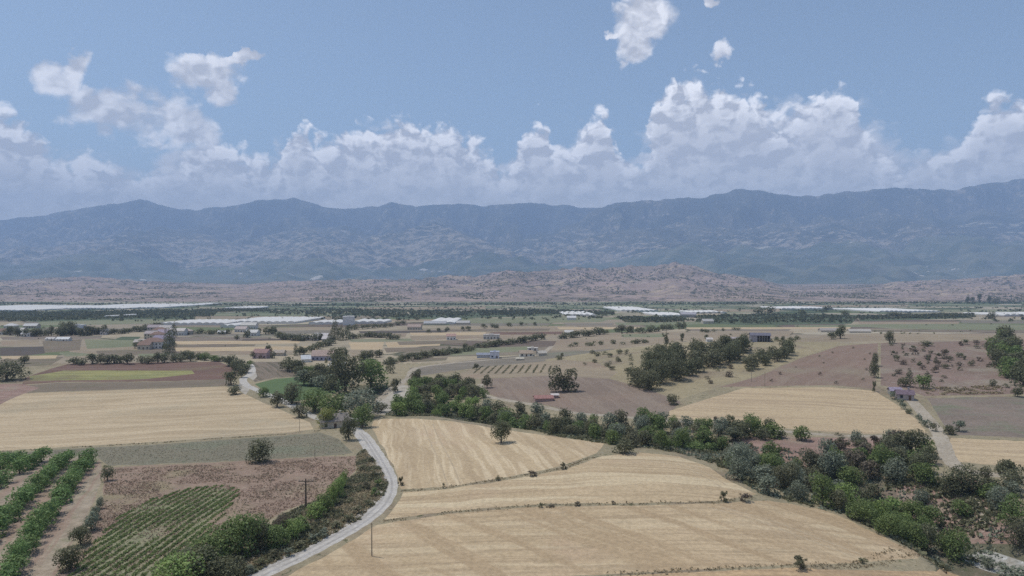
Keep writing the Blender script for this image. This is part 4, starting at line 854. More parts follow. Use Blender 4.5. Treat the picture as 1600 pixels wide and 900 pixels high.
# ---- thickets: trees spread over an outline on the land
def thicket(outline, gap, sizes, kinds, words, group, seed, name='tree', cat='tree', hr=(.75, 1.15), maxn=400, shapes=('round', 'bush', 'bush', 'tall'), parts=None, clump=None):
    rs = random.Random(seed); P = np.array(outline, float); H = hits(P); x0, x1, y0, y1 = H[:, 0].min(), H[:, 0].max(), H[:, 1].min(), H[:, 1].max()
    u, d = ud(H[:, 0], H[:, 1]); Q = np.stack([u, np.log(d)], 1); pts = []
    for _ in range(6000):
        x, y = rs.uniform(x0, x1), rs.uniform(y0, y1)
        if not inpoly(np.array([x / y * F + 800]), np.array([math.log(y)]), Q)[0]: continue
        if clump is not None and float(fbm(np.array([x / clump + seed]), np.array([y / clump]), 2)[0]) < .04: continue
        if any((x - a) ** 2 + (y - b) ** 2 < gap * gap for a, b in pts): continue
        pts.append((x, y))
        if len(pts) >= maxn: break
    pts.sort(key=lambda p: p[0] / p[1])
    for i, (x, y) in enumerate(pts):
        w = rs.uniform(*sizes); h = w * rs.uniform(*hr); lf = rs.choice(kinds); hp = h * F / y
        shp = rs.choice(shapes); nm, ct = ('shrub', 'shrub') if (cat == 'tree' and shp == 'bush') else (name, cat)
        plant_at(x, y, w, h, shp, lf, f'{LEAFWORD[lf]} {ct}, {nth(i)} from the west {words}', ct, nm, group, parts=(hp > 11) if parts is None else parts)
    return len(pts)
LEAFWORD = {'drygreen': 'withered', 'dark': 'dark green', 'mid': 'green', 'bright': 'bright green', 'orch': 'leafy green', 'olive': 'grey-green', 'scrub': 'dull olive', 'brown': 'brownish', 'yellow': 'yellow-green', 'straw': 'straw coloured'}
G1 = 'trees of the long thicket behind the stubble fields'
c1 = thicket([(612,640),(640,624),(700,628),(760,640),(760,660),(700,652),(622,650)], 5.4, (5,8), ['mid','bright','mid','scrub'], 'behind the upper stubble field', G1, 1)
c2 = thicket([(640,600),(690,600),(745,612),(760,622),(700,626),(650,618)], 5.2, (5,8), ['dark','mid','scrub'], 'in the clump by the river gravel', 'trees between the river gravel and the track', 2)
c3 = thicket([(760,640),(860,654),(960,664),(960,684),(940,688),(860,679),(760,662)], 5.4, (5,8), ['mid','mid','olive','dark','scrub'], 'along the far edge of the upper stubble', G1, 3)
c4 = thicket([(955,662),(1040,664),(1130,676),(1150,690),(1120,706),(1060,704),(1000,700),(955,694)], 5.3, (4.5,7.6), ['mid','mid','olive','scrub'], 'behind the middle stubble field', G1, 4)
c4b = thicket([(1140,672),(1200,674),(1215,686),(1150,690)], 5, (5.5,8), ['mid','dark'], 'above the bare pink earth', 'trees at the top of the bare earth', 14)
G2 = 'trees filling the gully east of the stubble'
c5 = thicket([(1140,722),(1190,712),(1240,728),(1280,760),(1290,790),(1240,784),(1190,775),(1150,750)], 5.4, (4.5,8), ['olive','olive','mid','scrub'], 'in the gully beside the stubble', G2, 5)
c6 = thicket([(1260,745),(1330,715),(1400,706),(1450,712),(1460,742),(1440,770),(1400,765),(1370,800),(1320,790),(1280,775)], 5.5, (4.5,8.4), ['mid','mid','olive','dark','scrub','brown'], 'in the wooded gully', G2, 6)
c7 = thicket([(1300,795),(1380,800),(1440,815),(1480,850),(1500,880),(1450,864),(1390,838),(1330,808)], 4.8, (4.5,7.4), ['mid','mid','bright','scrub'], 'along the rim of the lowest stubble field', G2, 7)
c8 = thicket([(1440,790),(1490,770),(1600,775),(1680,790),(1680,870),(1600,866),(1570,840),(1500,830)], 7.2, (4.2,7.5), ['mid','dark','scrub','olive'], 'on the far bank above the stream gravel', 'trees on the far bank of the stream', 8)
c9 = thicket([(1290,700),(1400,690),(1415,705),(1330,722),(1290,730)], 5.2, (3.5,6), ['scrub','brown','olive'], 'on the bare earth beside the wooded gully', 'shrubs on the bare earth', 9, 'bush', 'bush', shapes=('ragged','bush'))
thicket([(985,606),(1000,590),(1040,560),(1060,556),(1110,556),(1150,545),(1165,548),(1160,560),(1120,572),(1080,585),(1045,600),(1010,610)], 9.2, (9,14), ['dark','dark','scrub'], 'in the grassy slope grove', 'trees of the grove on the grassy slope', 10, hr=(.7,1.1))
thicket([(1170,572),(1200,562),(1236,548),(1236,556),(1200,572),(1172,580)], 8, (7,11), ['scrub','dark'], 'in the grove just below the red hillside', 'trees below the red hillside', 12, hr=(.7,1.0))
thicket([(1550,530),(1575,528),(1590,560),(1640,590),(1660,612),(1590,606),(1566,585),(1552,560)], 7.5, (8,12), ['dark','dark','mid'], 'beside the scrubby hillside', 'trees of the belt beside the scrubby hillside', 13, hr=(.6,1.0))
thicket([(860,560),(950,548),(1040,545),(1010,590),(960,585),(900,578)], 7, (2.4,5), ['scrub','scrub','dark'], 'dotted west of the slope grove', 'bushes dotted over the grassy slope', 15, 'bush', 'bush', hr=(.5,.8), shapes=('bush',), parts=False, maxn=26, clump=26)
thicket([(1090,600),(1120,575),(1170,560),(1230,545),(1180,580),(1125,600)], 11, (2.5,6), ['scrub','brown'], 'dotted between the grove and the red hillside', 'bushes between the grove and the red hillside', 16, 'bush', 'bush', hr=(.5,.8), shapes=('bush',), parts=False, maxn=22)
thicket([(1385,540),(1545,535),(1550,565),(1580,608),(1450,612),(1400,600)], 6.5, (1.8,4.6), ['scrub','brown','dark','scrub'], 'scattered over the scrubby hillside', 'bushes scattered over the scrubby hillside', 17, 'bush', 'bush', hr=(.5,.9), shapes=('bush','ragged'), parts=False, maxn=66, clump=30)
thicket([(1180,595),(1250,563),(1310,545),(1362,542),(1362,600),(1300,600)], 20, (1.2,2.4), ['scrub','brown'], 'sprinkled over the red hillside', 'small bushes on the red hillside', 18, 'bush', 'bush', hr=(.6,.9), shapes=('bush',), parts=False, maxn=14)
thicket([(1400,625),(1420,640),(1452,665),(1462,678),(1440,664),(1412,642),(1385,620)], 5, (1.8,3.6), ['scrub','olive'], 'beside the steep farm track', 'bushes beside the track from the house', 19, 'bush', 'bush', shapes=('bush','ragged'), parts=False, maxn=14)
thicket([(1600,735),(1530,745),(1560,765),(1600,770),(1700,780),(1700,750)], 6, (3,6), ['dark','scrub'], 'on the bank below the eastern stubble field', 'bushes below the eastern stubble', 20, 'bush', 'bush', shapes=('bush',))
MASS = []
def line_trees(pl, n, wpx, hpx, kinds, words, group, seed, shapes=('bush', 'bush', 'round'), name='tree', cat='tree', jit=1.0):
    rs = random.Random(seed); seg = [math.hypot(b[0] - a[0], 3 * (b[1] - a[1])) for a, b in zip(pl, pl[1:])]; L = sum(seg); pos = sorted(rs.random() for _ in range(n))
    pos = [(i + rs.uniform(.1, .9)) / n for i in range(n)]
    for i, q in enumerate(pos):
        s = q * L; k = 0
        while k < len(seg) - 1 and s > seg[k]: s -= seg[k]; k += 1
        f = s / seg[k]; px = pl[k][0] + (pl[k + 1][0] - pl[k][0]) * f; py = pl[k][1] + (pl[k + 1][1] - pl[k][1]) * f + rs.uniform(-jit, jit)
        lf = rs.choice(kinds); w = rs.uniform(*wpx) * 1.3; h = rs.uniform(*hpx) * 1.12
        o = plant_px(px, py, w, h, rs.choice(shapes), lf, f'{LEAFWORD[lf]} {cat}, {nth(i)} from the west {words}', cat, name, group, parts=h > 11)
        if h < 9.5 and o.type == 'MESH': MASS.append(o)
D = ['dark', 'dark', 'scrub']
line_trees([(108,570),(150,569),(200,568),(262,567),(300,564)], 15, (10,19), (9,18), D, 'in the hedge behind the red ploughed field', 'trees of the hedge behind the red field', 30)
line_trees([(270,560),(300,561),(360,566)], 11, (8,16), (6,12), ['dark','mid'], 'in the hedge near the pale yard', 'trees of the hedge leading to the yard', 31)
line_trees([(355,568),(372,580),(386,585)], 5, (12,18), (12,18), ['dark'], 'along the field corner above the pale yard', 'trees above the pale yard', 32)
line_trees([(445,578),(470,584),(500,586),(520,588)], 9, (14,24), (12,20), ['dark','scrub','mid'], 'in front of the long shed', 'trees in front of the long shed', 33)
line_trees([(466,556),(480,552),(500,545),(520,536)], 8, (10,16), (8,13), D, 'beside the field behind the long shed', 'trees behind the long shed', 34)
line_trees([(600,570),(630,564),(660,560),(700,553),(735,548)], 18, (9,16), (6,12), D, 'in the hedge below the hamlet', 'trees of the hedge running to the hamlet', 35)
line_trees([(650,559),(700,553),(735,547),(740,546)], 8, (8,14), (6,11), D, 'in the second line of that sloping hedge', 'trees of the sloping hedge', 36)
line_trees([(742,544),(770,541),(800,538),(850,530)], 15, (10,17), (7,12), ['dark'], 'in the dark belt above the blue roofed house', 'trees above the blue roofed house', 37)
line_trees([(872,530),(900,527),(950,522)], 11, (9,15), (6,11), ['dark','scrub'], 'in the belt east of the hamlet', 'trees east of the hamlet', 38)
line_trees([(880,543),(920,540),(960,538),(1010,536)], 9, (7,12), (4,7), ['dark','scrub'], 'on the field edge above the grassy slope', 'bushes on the field edge', 39, name='bush', cat='bush')
line_trees([(960,519),(1000,520),(1050,515),(1070,514)], 14, (9,15), (7,12), ['dark'], 'in the tree belt beyond the rim', 'trees of the belt beyond the rim', 40)
line_trees([(5,523),(40,525),(70,525),(100,524),(130,524),(165,523)], 26, (8,14), (8,15), ['dark','dark','scrub'], 'among the farmhouses on the plain', 'trees among the farmhouses on the plain', 41)
line_trees([(95,523),(118,523)], 6, (5,7), (15,20), ['dark'], 'beside the white farmhouse', 'tall trees by the white farmhouse', 42, shapes=('poplar',))
line_trees([(170,523),(200,520),(240,515),(262,514)], 14, (8,13), (6,10), ['scrub','dark'], 'on the slope above the village', 'trees above the village', 43)
line_trees([(210,545),(226,540),(240,538),(262,546),(250,545)], 9, (7,12), (6,11), D, 'between the village houses', 'trees between the village houses', 44)
line_trees([(300,521),(340,522),(360,521)], 10, (8,13), (5,8), ['dark','scrub'], 'before the long pale greenhouses', 'trees before the long greenhouses', 45)
line_trees([(385,527),(400,523),(425,521),(440,530)], 8, (9,14), (8,13), D, 'around the farm beyond the tan field', 'trees around the distant farm', 46)
line_trees([(440,531),(470,532),(510,531)], 12, (9,14), (7,11), ['dark'], 'in the belt west of the poplars', 'trees of the belt by the poplars', 47)
line_trees([(545,529),(570,527),(600,529),(625,530)], 11, (9,14), (6,10), ['dark'], 'in the low belt east of the tall poplars', 'trees of the belt east of the poplars', 48)
line_trees([(540,516),(580,513),(615,510),(635,506)], 10, (8,12), (5,9), ['dark'], 'near the white tower building', 'trees near the tower building', 49)
line_trees([(560,565),(590,558),(600,556)], 5, (9,14), (8,14), D, 'on the bank behind the river grove', 'trees behind the river grove', 50)
line_trees([(660,522),(740,515),(765,513),(800,511),(840,509)], 11, (5,9), (4,7), ['dark'], 'standing singly in the tan fields of the plain', 'single trees on the plain', 51)
line_trees([(1072,519),(1090,520),(1130,517),(1165,515)], 7, (5,9), (4,7), ['dark'], 'standing in the plain above the grove', 'trees of the plain above the grove', 52)
line_trees([(1200,533),(1225,533),(1250,531)], 7, (5,9), (4,7), ['scrub','dark'], 'beside the big grey barn', 'bushes beside the barn', 53, name='bush', cat='bush')
line_trees([(470,600),(500,604),(520,612)], 5, (22,34), (18,26), ['dark','mid','olive'], 'in the hedge beyond the green plot', 'trees beyond the green plot', 54)
line_trees([(1340,490),(1298,484),(1228,489),(1166,490),(1560,498),(1590,500)], 8, (9,16), (6,11), ['dark'], 'standing between the far greenhouses', 'trees between the far greenhouses', 55)
line_trees([(1500,474),(1505,474),(1560,474),(1567,474)], 5, (5,8), (10,16), ['dark'], 'in the tall clump under the eastern hills', 'tall trees under the hills', 56, shapes=('tall','poplar'))

# what is left past the three hundred largest: one mass of distant trees
by_leaf = {}
for o in MASS: by_leaf.setdefault(o.data.materials[0].name, []).append(o)
for k, L in by_leaf.items():
    Vs = []; tn = []
    for o in L:
        a = np.empty(len(o.data.vertices) * 3, np.float32); o.data.vertices.foreach_get('co', a); a = a.reshape(-1, 3) * np.array(o.scale); c, s_ = math.cos(o.rotation_euler.z), math.sin(o.rotation_euler.z)
        Vs.append(np.stack([a[:, 0] * c - a[:, 1] * s_, a[:, 0] * s_ + a[:, 1] * c, a[:, 2]], 1) + np.array(o.location)); b = np.empty(len(o.data.polygons), np.float32); o.data.attributes['leaf_tone'].data.foreach_get('value', b); tn.append(b)
        bpy.data.objects.remove(o)
    V = np.concatenate(Vs); o = mesh_obj('woods', V, np.arange(len(V)).reshape(-1, 5), bpy.data.materials[k]); at = o.data.attributes.new('leaf_tone', 'FLOAT', 'FACE'); at.data.foreach_set('value', np.concatenate(tn)); tag(o, 'distant hedge and farmstead trees of the plain', kind='stuff')
# ---- masses nobody could count
def tuft_mass(name, pts, size, leaf, label, k=4, seed=1, hz=.6):
    rs = np.random.RandomState(seed); n = len(pts); s = size * rs.uniform(.6, 1.4, n); C = np.repeat(pts, k, 0) + rs.normal(0, 1, (n * k, 3)) * np.repeat(s, k)[:, None] * np.array([.35, .35, .16]); C[:, 2] += np.repeat(s, k) * hz * .5
    V = leaves(rs, C, rs.normal(0, .5, (n * k, 3)) + np.array([0, -.2, .5]), 1.0); c5 = np.repeat(C, 5, 0); V = c5 + (V - c5) * np.repeat(np.repeat(s, k), 5)[:, None] * .42
    Q = np.arange(len(V)).reshape(-1, 5); o = mesh_obj(name, V, Q, LEAF[leaf]); at = o.data.attributes.new('leaf_tone', 'FLOAT', 'FACE'); at.data.foreach_set('value', rs.rand(len(Q)).astype(np.float32)); tag(o, label, kind='stuff'); return o
def spread(outline, n, seed, test=None):
    rs = np.random.RandomState(seed); H = hits(outline); u, d = ud(H[:, 0], H[:, 1]); Q = np.stack([u, np.log(d)], 1); out = []
    x0, x1, y0, y1 = H[:, 0].min(), H[:, 0].max(), H[:, 1].min(), H[:, 1].max(); got = 0
    while got < n:
        x = rs.uniform(x0, x1, n * 3); y = rs.uniform(y0, y1, n * 3); ok = (y > 20)
        ok &= inpoly(x / np.maximum(y, 1) * F + 800, np.log(np.maximum(y, 1)), Q)
        if test is not None: ok &= test(x, y)
        x, y = x[ok], y[ok]; out.append(np.stack([x, y], 1)); got += len(x)
    P = np.concatenate(out)[:n]; return np.stack([P[:, 0], P[:, 1], height(P[:, 0], P[:, 1])], 1)
# crop rows
A, B = hit(365, 768), hit(170, 900); ca = math.atan2(B[1] - A[1], B[0] - A[0])
def rowtest(x, y):
    v = -x * math.sin(ca) + y * math.cos(ca); r_ = np.random.RandomState(int(abs(x[0]) * 1000) % 99999).rand(len(x)); keep = (np.abs(((v / 1.9) % 1) - .5) < .17) & (fbm(x / 14, y / 14, 3) * 1.6 + .2 > r_ - .35); return keep
tuft_mass('crop_plants', spread([(205,792),(290,764),(352,757),(378,766),(345,815),(310,850),(260,915),(120,935),(70,925),(112,893),(160,833)], 11000, 5, rowtest), 0.4, 'crop', 'rows of low green crop plants beside the orchard', 3, 2)
tuft_mass('weeds', spread([(165,733),(520,715),(556,714),(555,735),(515,775),(440,800),(330,880),(60,920),(120,880),(160,790)], 9000, 6, lambda x, y: fbm(x / 12, y / 12, 3) > -.05), .28, 'redstraw', 'dry reddish straw coloured weeds on the reddish field', 3, 3)
tuft_mass('weeds', spread([(165,733),(520,715),(556,714),(555,735),(515,775),(440,800),(330,880),(60,920),(120,880),(160,790)], 4500, 16, lambda x, y: fbm(x / 14 + 5, y / 14, 3) > 0), .26, 'drygreen', 'dull green weeds on the reddish field', 3, 13)
tuft_mass('weeds', spread([(-60,715),(0,710),(120,703),(250,696),(440,683),(500,678),(530,688),(548,706),(420,716),(170,726),(150,710),(-60,722)], 4500, 7), .18, 'drygreen', 'dull olive weeds on the strip behind the orchard', 3, 4)
vg = [(558,712),(570,702),(594,732),(606,756),(598,775),(560,813),(480,856),(395,896),(330,930),(250,930),(332,884),(402,844),(442,805),(522,772),(558,738)]
tuft_mass('grass', spread(vg, 9000, 8), .42, 'straw', 'dry grass on the verge of the lane', 3, 5)
tuft_mass('undergrowth', spread(vg, 6000, 9, lambda x, y: fbm(x / 8, y / 8, 3) > .0), .55, 'scrub', 'low green undergrowth on the verge of the lane', 4, 6)
GO = [(600,650),(640,618),(760,645),(960,672),(1060,680),(1150,690),(1290,715),(1420,700),(1460,745),(1520,760),(1570,785),(1570,880),(1540,886),(1500,885),(1440,868),(1380,835),(1310,802),(1240,785),(1180,770),(1140,735),(1060,708),(950,694),(860,680),(760,662)]
tuft_mass('undergrowth', spread(GO, 9000, 10, lambda x, y: fbm(x / 16, y / 16, 3) > -.02), .85, 'scrub', 'low scrub and brambles under the gully trees', 5, 7)
tuft_mass('undergrowth', spread(GO, 4500, 12, lambda x, y: fbm(x / 16, y / 16, 3) < .0), .7, 'olive', 'grey-green scrub and reeds along the stream', 5, 9)
bk = []
for pl in ([(626,767),(692,763),(798,747),(884,731),(938,711)], [(600,815),(700,801),(850,789),(1000,788),(1118,785),(1180,777)], [(950,898),(1100,890),(1240,884),(1330,882),(1460,876)], [(0,706),(120,699),(250,692),(440,679),(500,673)], [(1240,888),(1360,886),(1480,890)]):
    for (a, b) in zip(pl, pl[1:]):
        A, B = hit(*a), hit(*b); n = int(math.hypot(B[0] - A[0], B[1] - A[1]) * 5)
        for _ in range(n):
            f = rnd.random(); bk.append((A[0] + (B[0] - A[0]) * f + rnd.gauss(0, .35), A[1] + (B[1] - A[1]) * f + rnd.gauss(0, .45)))
bk = np.array(bk); keep = fbm(bk[:, 0] / 7, bk[:, 1] / 7, 3) > -.12; bk = bk[keep]
tuft_mass('grass', np.stack([bk[:, 0], bk[:, 1], height(bk[:, 0], bk[:, 1])], 1), .34, 'straw', 'dry brown grass on the strips between the fields', 3, 14)
def scatter_far(name, n, seed, y0, y1, size, leaf, label, test):
    rs = np.random.RandomState(seed); u = rs.uniform(-250, 1850, n); d = np.exp(rs.uniform(math.log(y0), math.log(y1), n)); x = (u - 800) / F * d; ok = test(u, x, d); x, d = x[ok], d[ok]
    P = np.stack([x, d, height(x, d)], 1); return tuft_mass(name, P, size, leaf, label, 6, seed + 1, 1.0)
tuft_mass('vines', spread([(738,572),(860,569),(868,582),(740,584)], 1500, 41, lambda x, y: (np.abs(((x - y * .12) / 4.6 % 1) - .5) < .12)), .45, 'scrub', 'rows of young vines below the hillside hamlet', 3, 42)
tuft_mass('vines', spread([(1440,606),(1560,603),(1575,615),(1450,618)], 900, 43, lambda x, y: fbm(x / 5, y / 5, 2) > .05), .8, 'straw', 'dry pale plants at the foot of the scrubby hillside', 3, 44)
for i_, (pl_, n_, sz_) in enumerate([([(-60,488),(60,488),(160,487),(262,485),(340,488),(330,495),(250,497),(140,499),(40,503),(-60,503)], 2800, 3.6),([(400,486),(520,483),(640,484),(745,487),(740,495),(620,497),(560,493),(430,491)], 1300, 3.6),([(745,486),(860,485),(960,488),(960,493),(850,491),(750,494)], 1300, 3.4),
    ([(1080,495),(1200,491),(1345,494),(1330,504),(1200,507),(1090,505)], 800, 3.2),([(1340,494),(1520,491),(1525,496),(1345,500)], 700, 3.2),([(-60,474),(500,476),(1000,474),(1700,472),(1700,474),(1000,476.5),(500,478.5),(-60,475.5)], 1700, 4.2),([(300,484),(420,483),(420,487),(310,489)], 500, 3.2),([(960,496),(1070,497),(1070,503),(980,505)], 500, 3.2)]):
    tuft_mass('woods', spread(pl_, n_, 50 + i_, lambda x, y: fbm(x / 90, y / 60, 3) > -.18), sz_, 'belt', ['dark orchards below the western greenhouses','dark tree belt across the far middle plain','tree belt east of the middle of the plain','dark orchard plots before the long greenhouse','dark plot edge before the longest greenhouse','trees along the foot of the bare hills','dark trees beside the short greenhouse strips','tree belt beyond the rim'][i_], 6, 60 + i_, 1.0)
# field hedges and orchards of the far plain
def belts(u, x, d):
    a = np.abs(perlin(x / 260 + 3, d / 120)) < .035; b = np.abs(perlin(x / 90, d / 400 + 9)) < .02; c = fbm(x / 160 + 7, d / 110, 3) > .30; return (a | b | c) & (perlin(x / 500, d / 300) > -.25)
scatter_far('woods', 15000, 21, 1000, 2420, 3.6, 'belt', 'hedges, tree belts and orchards of the far plain', belts)
scatter_far('woods', 5000, 25, 560, 950, 1.6, 'scrub', 'hedge scrub between the fields of the nearer plain', lambda u, x, d: ((np.abs(perlin(x / 120 + 3, d / 60)) < .018) & (perlin(x / 200, d / 120) > 0)))
scatter_far('scrub', 34000, 23, 2500, 5600, 4.5, 'scrub', 'dark bushes sprinkled over the bare hills', lambda u, x, d: fbm(x / 420 + 2, d / 420, 3) > .06)

scatter_far('scrub', 30000, 73, 3600, 5000, 6.0, 'scrub', 'dark scrub in the gullies of the highest bare hill', lambda u, x, d: (u > 660) & (u < 1140) & (ridged(x / 300, d / 420, 4) < .42) & (fbm(x / 260, d / 300, 3) > -.1))
# ---------------------------------------------------------------- things people built
_pm = {}
def paint(col, name='painted_surface', rough=.8, var=.15):
    k = (tuple(col), name)
    if k not in _pm:
        m, t, bs = new_mat(name); g = t.node('ShaderNodeNewGeometry'); P = g.outputs['Position']
        n = t.noise(P, .9, 5, .65); c = t.mix(t.step(n, .3, .7), tuple(v * (1 - var) for v in col), tuple(min(1, v * (1 + var)) for v in col)); t.put(bs.inputs['Base Color'], c); bs.inputs['Roughness'].default_value = rough; _pm[k] = m
    return _pm[k]
def tiles(col):
    k = (tuple(col), 'tiles')
    if k not in _pm:
        m, t, bs = new_mat('roof_tiles'); tc = t.node('ShaderNodeTexCoord'); P = tc.outputs['Object']; sx = t.node('ShaderNodeSeparateXYZ'); t.l.new(P, sx.inputs[0])
        w = t.m('SINE', t.m('MULTIPLY', sx.outputs[0], 22)); n = t.noise(P, 1.4, 4, .6); c = t.mix(t.step(n, .3, .7), tuple(v * .75 for v in col), tuple(v * 1.2 for v in col)); c = t.mix(t.m('MULTIPLY_ADD', w, .14, .14), c, tuple(v * .5 for v in col)); t.put(bs.inputs['Base Color'], c); _pm[k] = m
    return _pm[k]
GLASS = paint((.03, .04, .055), 'window_glass', .25); DOORM = paint((.12, .08, .06), 'door_paint'); CONC = paint((.38, .37, .35), 'concrete'); WOOD = paint((.13, .10, .075), 'pole_wood'); PALEWOOD = paint((.32, .27, .20), 'weathered_pole_wood')
def boxv(x0, x1, y0, y1, z0, z1):
    return [(x0,y0,z0),(x1,y0,z0),(x1,y1,z0),(x0,y1,z0),(x0,y0,z1),(x1,y0,z1),(x1,y1,z1),(x0,y1,z1)], [(0,3,2,1),(4,5,6,7),(0,1,5,4),(1,2,6,5),(2,3,7,6),(3,0,4,7)]
def child(name, parts, mat, parent): V, Fc = join(parts); return mesh_obj(name, V, Fc, mat, parent)
def house(px, py, w, dp, h, yaw, roofc, wallc, label, roof='gable', win=True, name='house', cat='house', group=None, chim=False, rise=.28, ext=None):
    """walls, a pitched or hipped roof with eaves, windows with panes, a door; w along the front, dp deep, in metres"""
    P = hit(px, py); y = P[1] + dp / 2 * .7; x = P[0] * y / P[1]; z = min(float(height(np.array([x + a]), np.array([y + b]))[0]) for a in (-w / 2, w / 2) for b in (-dp / 2, dp / 2)); z = max(z, P[2] - .8)
    e = bpy.data.objects.new(name, None); COL.objects.link(e); e.location = (x, y, z); e.rotation_euler = (0, 0, R(yaw)); tag(e, label, cat, group)
    a, b = w / 2, dp / 2; rh = dp * rise; W = paint(wallc, 'wall_render')
    V, Fc = boxv(-a, a, -b, b, -1.2, h)
    if roof == 'gable': V += [(-a, 0, h + rh), (a, 0, h + rh)]; Fc = [f for f in Fc if f != (4,5,6,7)] + [(4, 8, 7), (5, 6, 9)]
    child('wall', [(V, Fc)], W, e); o = .45; s = rh / b
    if roof == 'gable':
        zz = h - s * o; t_ = .14; pr = [(-b - o, zz), (0, h + rh + .03), (b + o, zz), (b + o, zz + t_), (0, h + rh + .03 + t_), (-b - o, zz + t_)]
        pr = [(yy, q + .03) for yy, q in pr]; V = [(-a - o, yy, q) for yy, q in pr] + [(a + o, yy, q) for yy, q in pr]; Fc = [(i, (i + 1) % 6, (i + 1) % 6 + 6, i + 6) for i in range(6)] + [(0, 5, 4, 1), (1, 4, 3, 2), (6, 7, 10, 11), (7, 8, 9, 10)]; r = child('roof', [(V, Fc)], tiles(roofc), e)
    elif roof == 'hip':
        q = min(a, b) * .95; V = [(-a-o,-b-o,h),(a+o,-b-o,h),(a+o,b+o,h),(-a-o,b+o,h),(-a-o,-b-o,h+.15),(a+o,-b-o,h+.15),(a+o,b+o,h+.15),(-a-o,b+o,h+.15),(-a+q,0,h+rh+.15),(a-q,0,h+rh+.15)]; V = [(p_[0], p_[1], p_[2] + .01) for p_ in V]
        r = child('roof', [(V, [(0,3,2,1),(0,1,5,4),(1,2,6,5),(2,3,7,6),(3,0,4,7),(4,5,9,8),(5,6,9),(6,7,8,9),(7,4,8)])], tiles(roofc), e)
    else: r = child('roof', [boxv(-a - .2, a + .2, -b - .2, b + .2, h + .01, h + .3), boxv(-a * .3, a * .25, -b * .2, b * .5, h + .31, h + 1.0)], tiles(roofc), e)
    if chim: child('chimney', [boxv(a * .4, a * .4 + .6, -.2, .4, h + rh * .3, h + rh + 1.0), boxv(a * .4 - .1, a * .4 + .7, -.3, .5, h + rh + 1.003, h + rh + 1.13)], W, r)
    if win:
        fl = max(1, int(h // 2.7)); n = max(2, int(w // 2.8)); di = n // 2
        for f in range(fl):
            for i in range(n):
                cx = -a + w * (i + .5) / n; z0 = f * 2.8 + 1.0
                if f == 0 and i == di:
                    d_ = child('door', [boxv(cx - .5, cx + .5, -b - .06, -b + .05, .02, 2.1)], DOORM, e); child('handle', [boxv(cx + .32, cx + .4, -b - .12, -b - .061, 1.0, 1.1)], CONC, d_); continue
                g_ = child('window', [boxv(cx - .55, cx + .55, -b - .05, -b + .05, z0, z0 + 1.2)], GLASS, e)
                child('frame', [boxv(cx - .65, cx - .552, -b - .08, -b + .03, z0 - .1, z0 + 1.3), boxv(cx + .552, cx + .65, -b - .08, -b + .03, z0 - .1, z0 + 1.3), boxv(cx - .55, cx + .55, -b - .08, -b + .03, z0 + 1.202, z0 + 1.3), boxv(cx - .7, cx + .7, -b - .14, -b + .03, z0 - .2, z0 - .102)], W, g_)
    if ext:
        ew, ed, eh = ext; lv, lf = boxv(a + .003, a + ew, -ed / 2, ed / 2, -1, eh); child('lean_to', [(lv, lf), boxv(a + .003, a + ew + .3, -ed / 2 - .3, ed / 2 + .3, eh + .003, eh + .13)], paint((.42, .40, .37), 'corrugated_sheet'), e)
    return e
def open_barn(px, py, w, dp, h, yaw, roofc, wallc, label, name='barn'):
    P = hit(px, py); e = bpy.data.objects.new(name, None); COL.objects.link(e); y = P[1] + dp * .35; e.location = (P[0] * y / P[1], y, P[2] - .2); e.rotation_euler = (0, 0, R(yaw)); tag(e, label, name); a, b = w / 2, dp / 2; W = paint(wallc, 'barn_wall')
    child('wall', [boxv(-a, a, b - .2, b, -1, h), boxv(-a, -a + .2, -b, b - .203, -1, h), boxv(a - .2, a, -b, b - .203, -1, h), boxv(-a + .203, -a * .35, -b, -b + .2, -1, h)], W, e)
    for k in range(4): cx = -a * .35 + (a * 1.35 - .4) * (k + 1) / 5; child('post', [boxv(cx - .12, cx + .12, -b, -b + .2, -1, h)], CONC, e)
    rh = 1.6; pr = [(-b - .6, h), (0, h + rh), (b + .6, h), (b + .6, h + .18), (0, h + rh + .18), (-b - .6, h + .18)]; V = [(-a - .6, q[0], q[1] + .01) for q in pr] + [(a + .6, q[0], q[1] + .01) for q in pr]
    child('roof', [(V, [(i, (i + 1) % 6, (i + 1) % 6 + 6, i + 6) for i in range(6)] + [(0, 5, 4, 1), (1, 4, 3, 2), (6, 7, 10, 11), (7, 8, 9, 10)])], tiles(roofc), e); return e
WH = (.62, .60, .56); CR = (.50, .45, .37); GY = (.36, .34, .32); TERR = (.27, .185, .15); PK = (.40, .28, .25)
house(522, 668, 10.5, 7.5, 3.0, 22, (.27, .24, .215), CR, 'grey roofed stone house where the lane turns out of sight', chim=True, ext=(6.5, 5.5, 2.3))
house(1413, 625, 6.5, 5.0, 2.7, -18, (.20, .15, .175), (.36, .32, .32), 'small house with a purple roof at the top of the farm track', chim=True)
house(1398, 618, 4.6, 4.0, 2.3, -10, (.34, .29, .36), GY, 'little grey outbuilding just uphill of the purple roofed house', win=False, name='outbuilding', cat='shed')
house(849, 627, 8.2, 4.6, 1.7, 8, (.36, .20, .175), PK, 'low pinkish ruined farm shed beside the dirt track', win=False, rise=.2, name='shed', cat='shed')
house(866, 622, 3.2, 2.8, 1.5, 15, (.62, .56, .52), PK, 'tiny pale roofed hut touching the pinkish shed', win=False, rise=.15, name='hut', cat='hut')
house(410, 560, 11, 8, 4.6, -10, (.34, .22, .20), (.45, .33, .32), 'pink farmhouse among dark trees beyond the row planted plot', chim=True)
house(437, 556, 8, 6, 2.6, 0, (.45, .38, .31), CR, 'low cream shed east of the pink farmhouse', win=False, name='shed', cat='shed')
house(508, 563, 17, 11, 3.6, 4, (.42, .32, .27), (.38, .37, .45), 'long shed with a pinkish roof behind the river grove', name='shed', cat='shed', rise=.3)
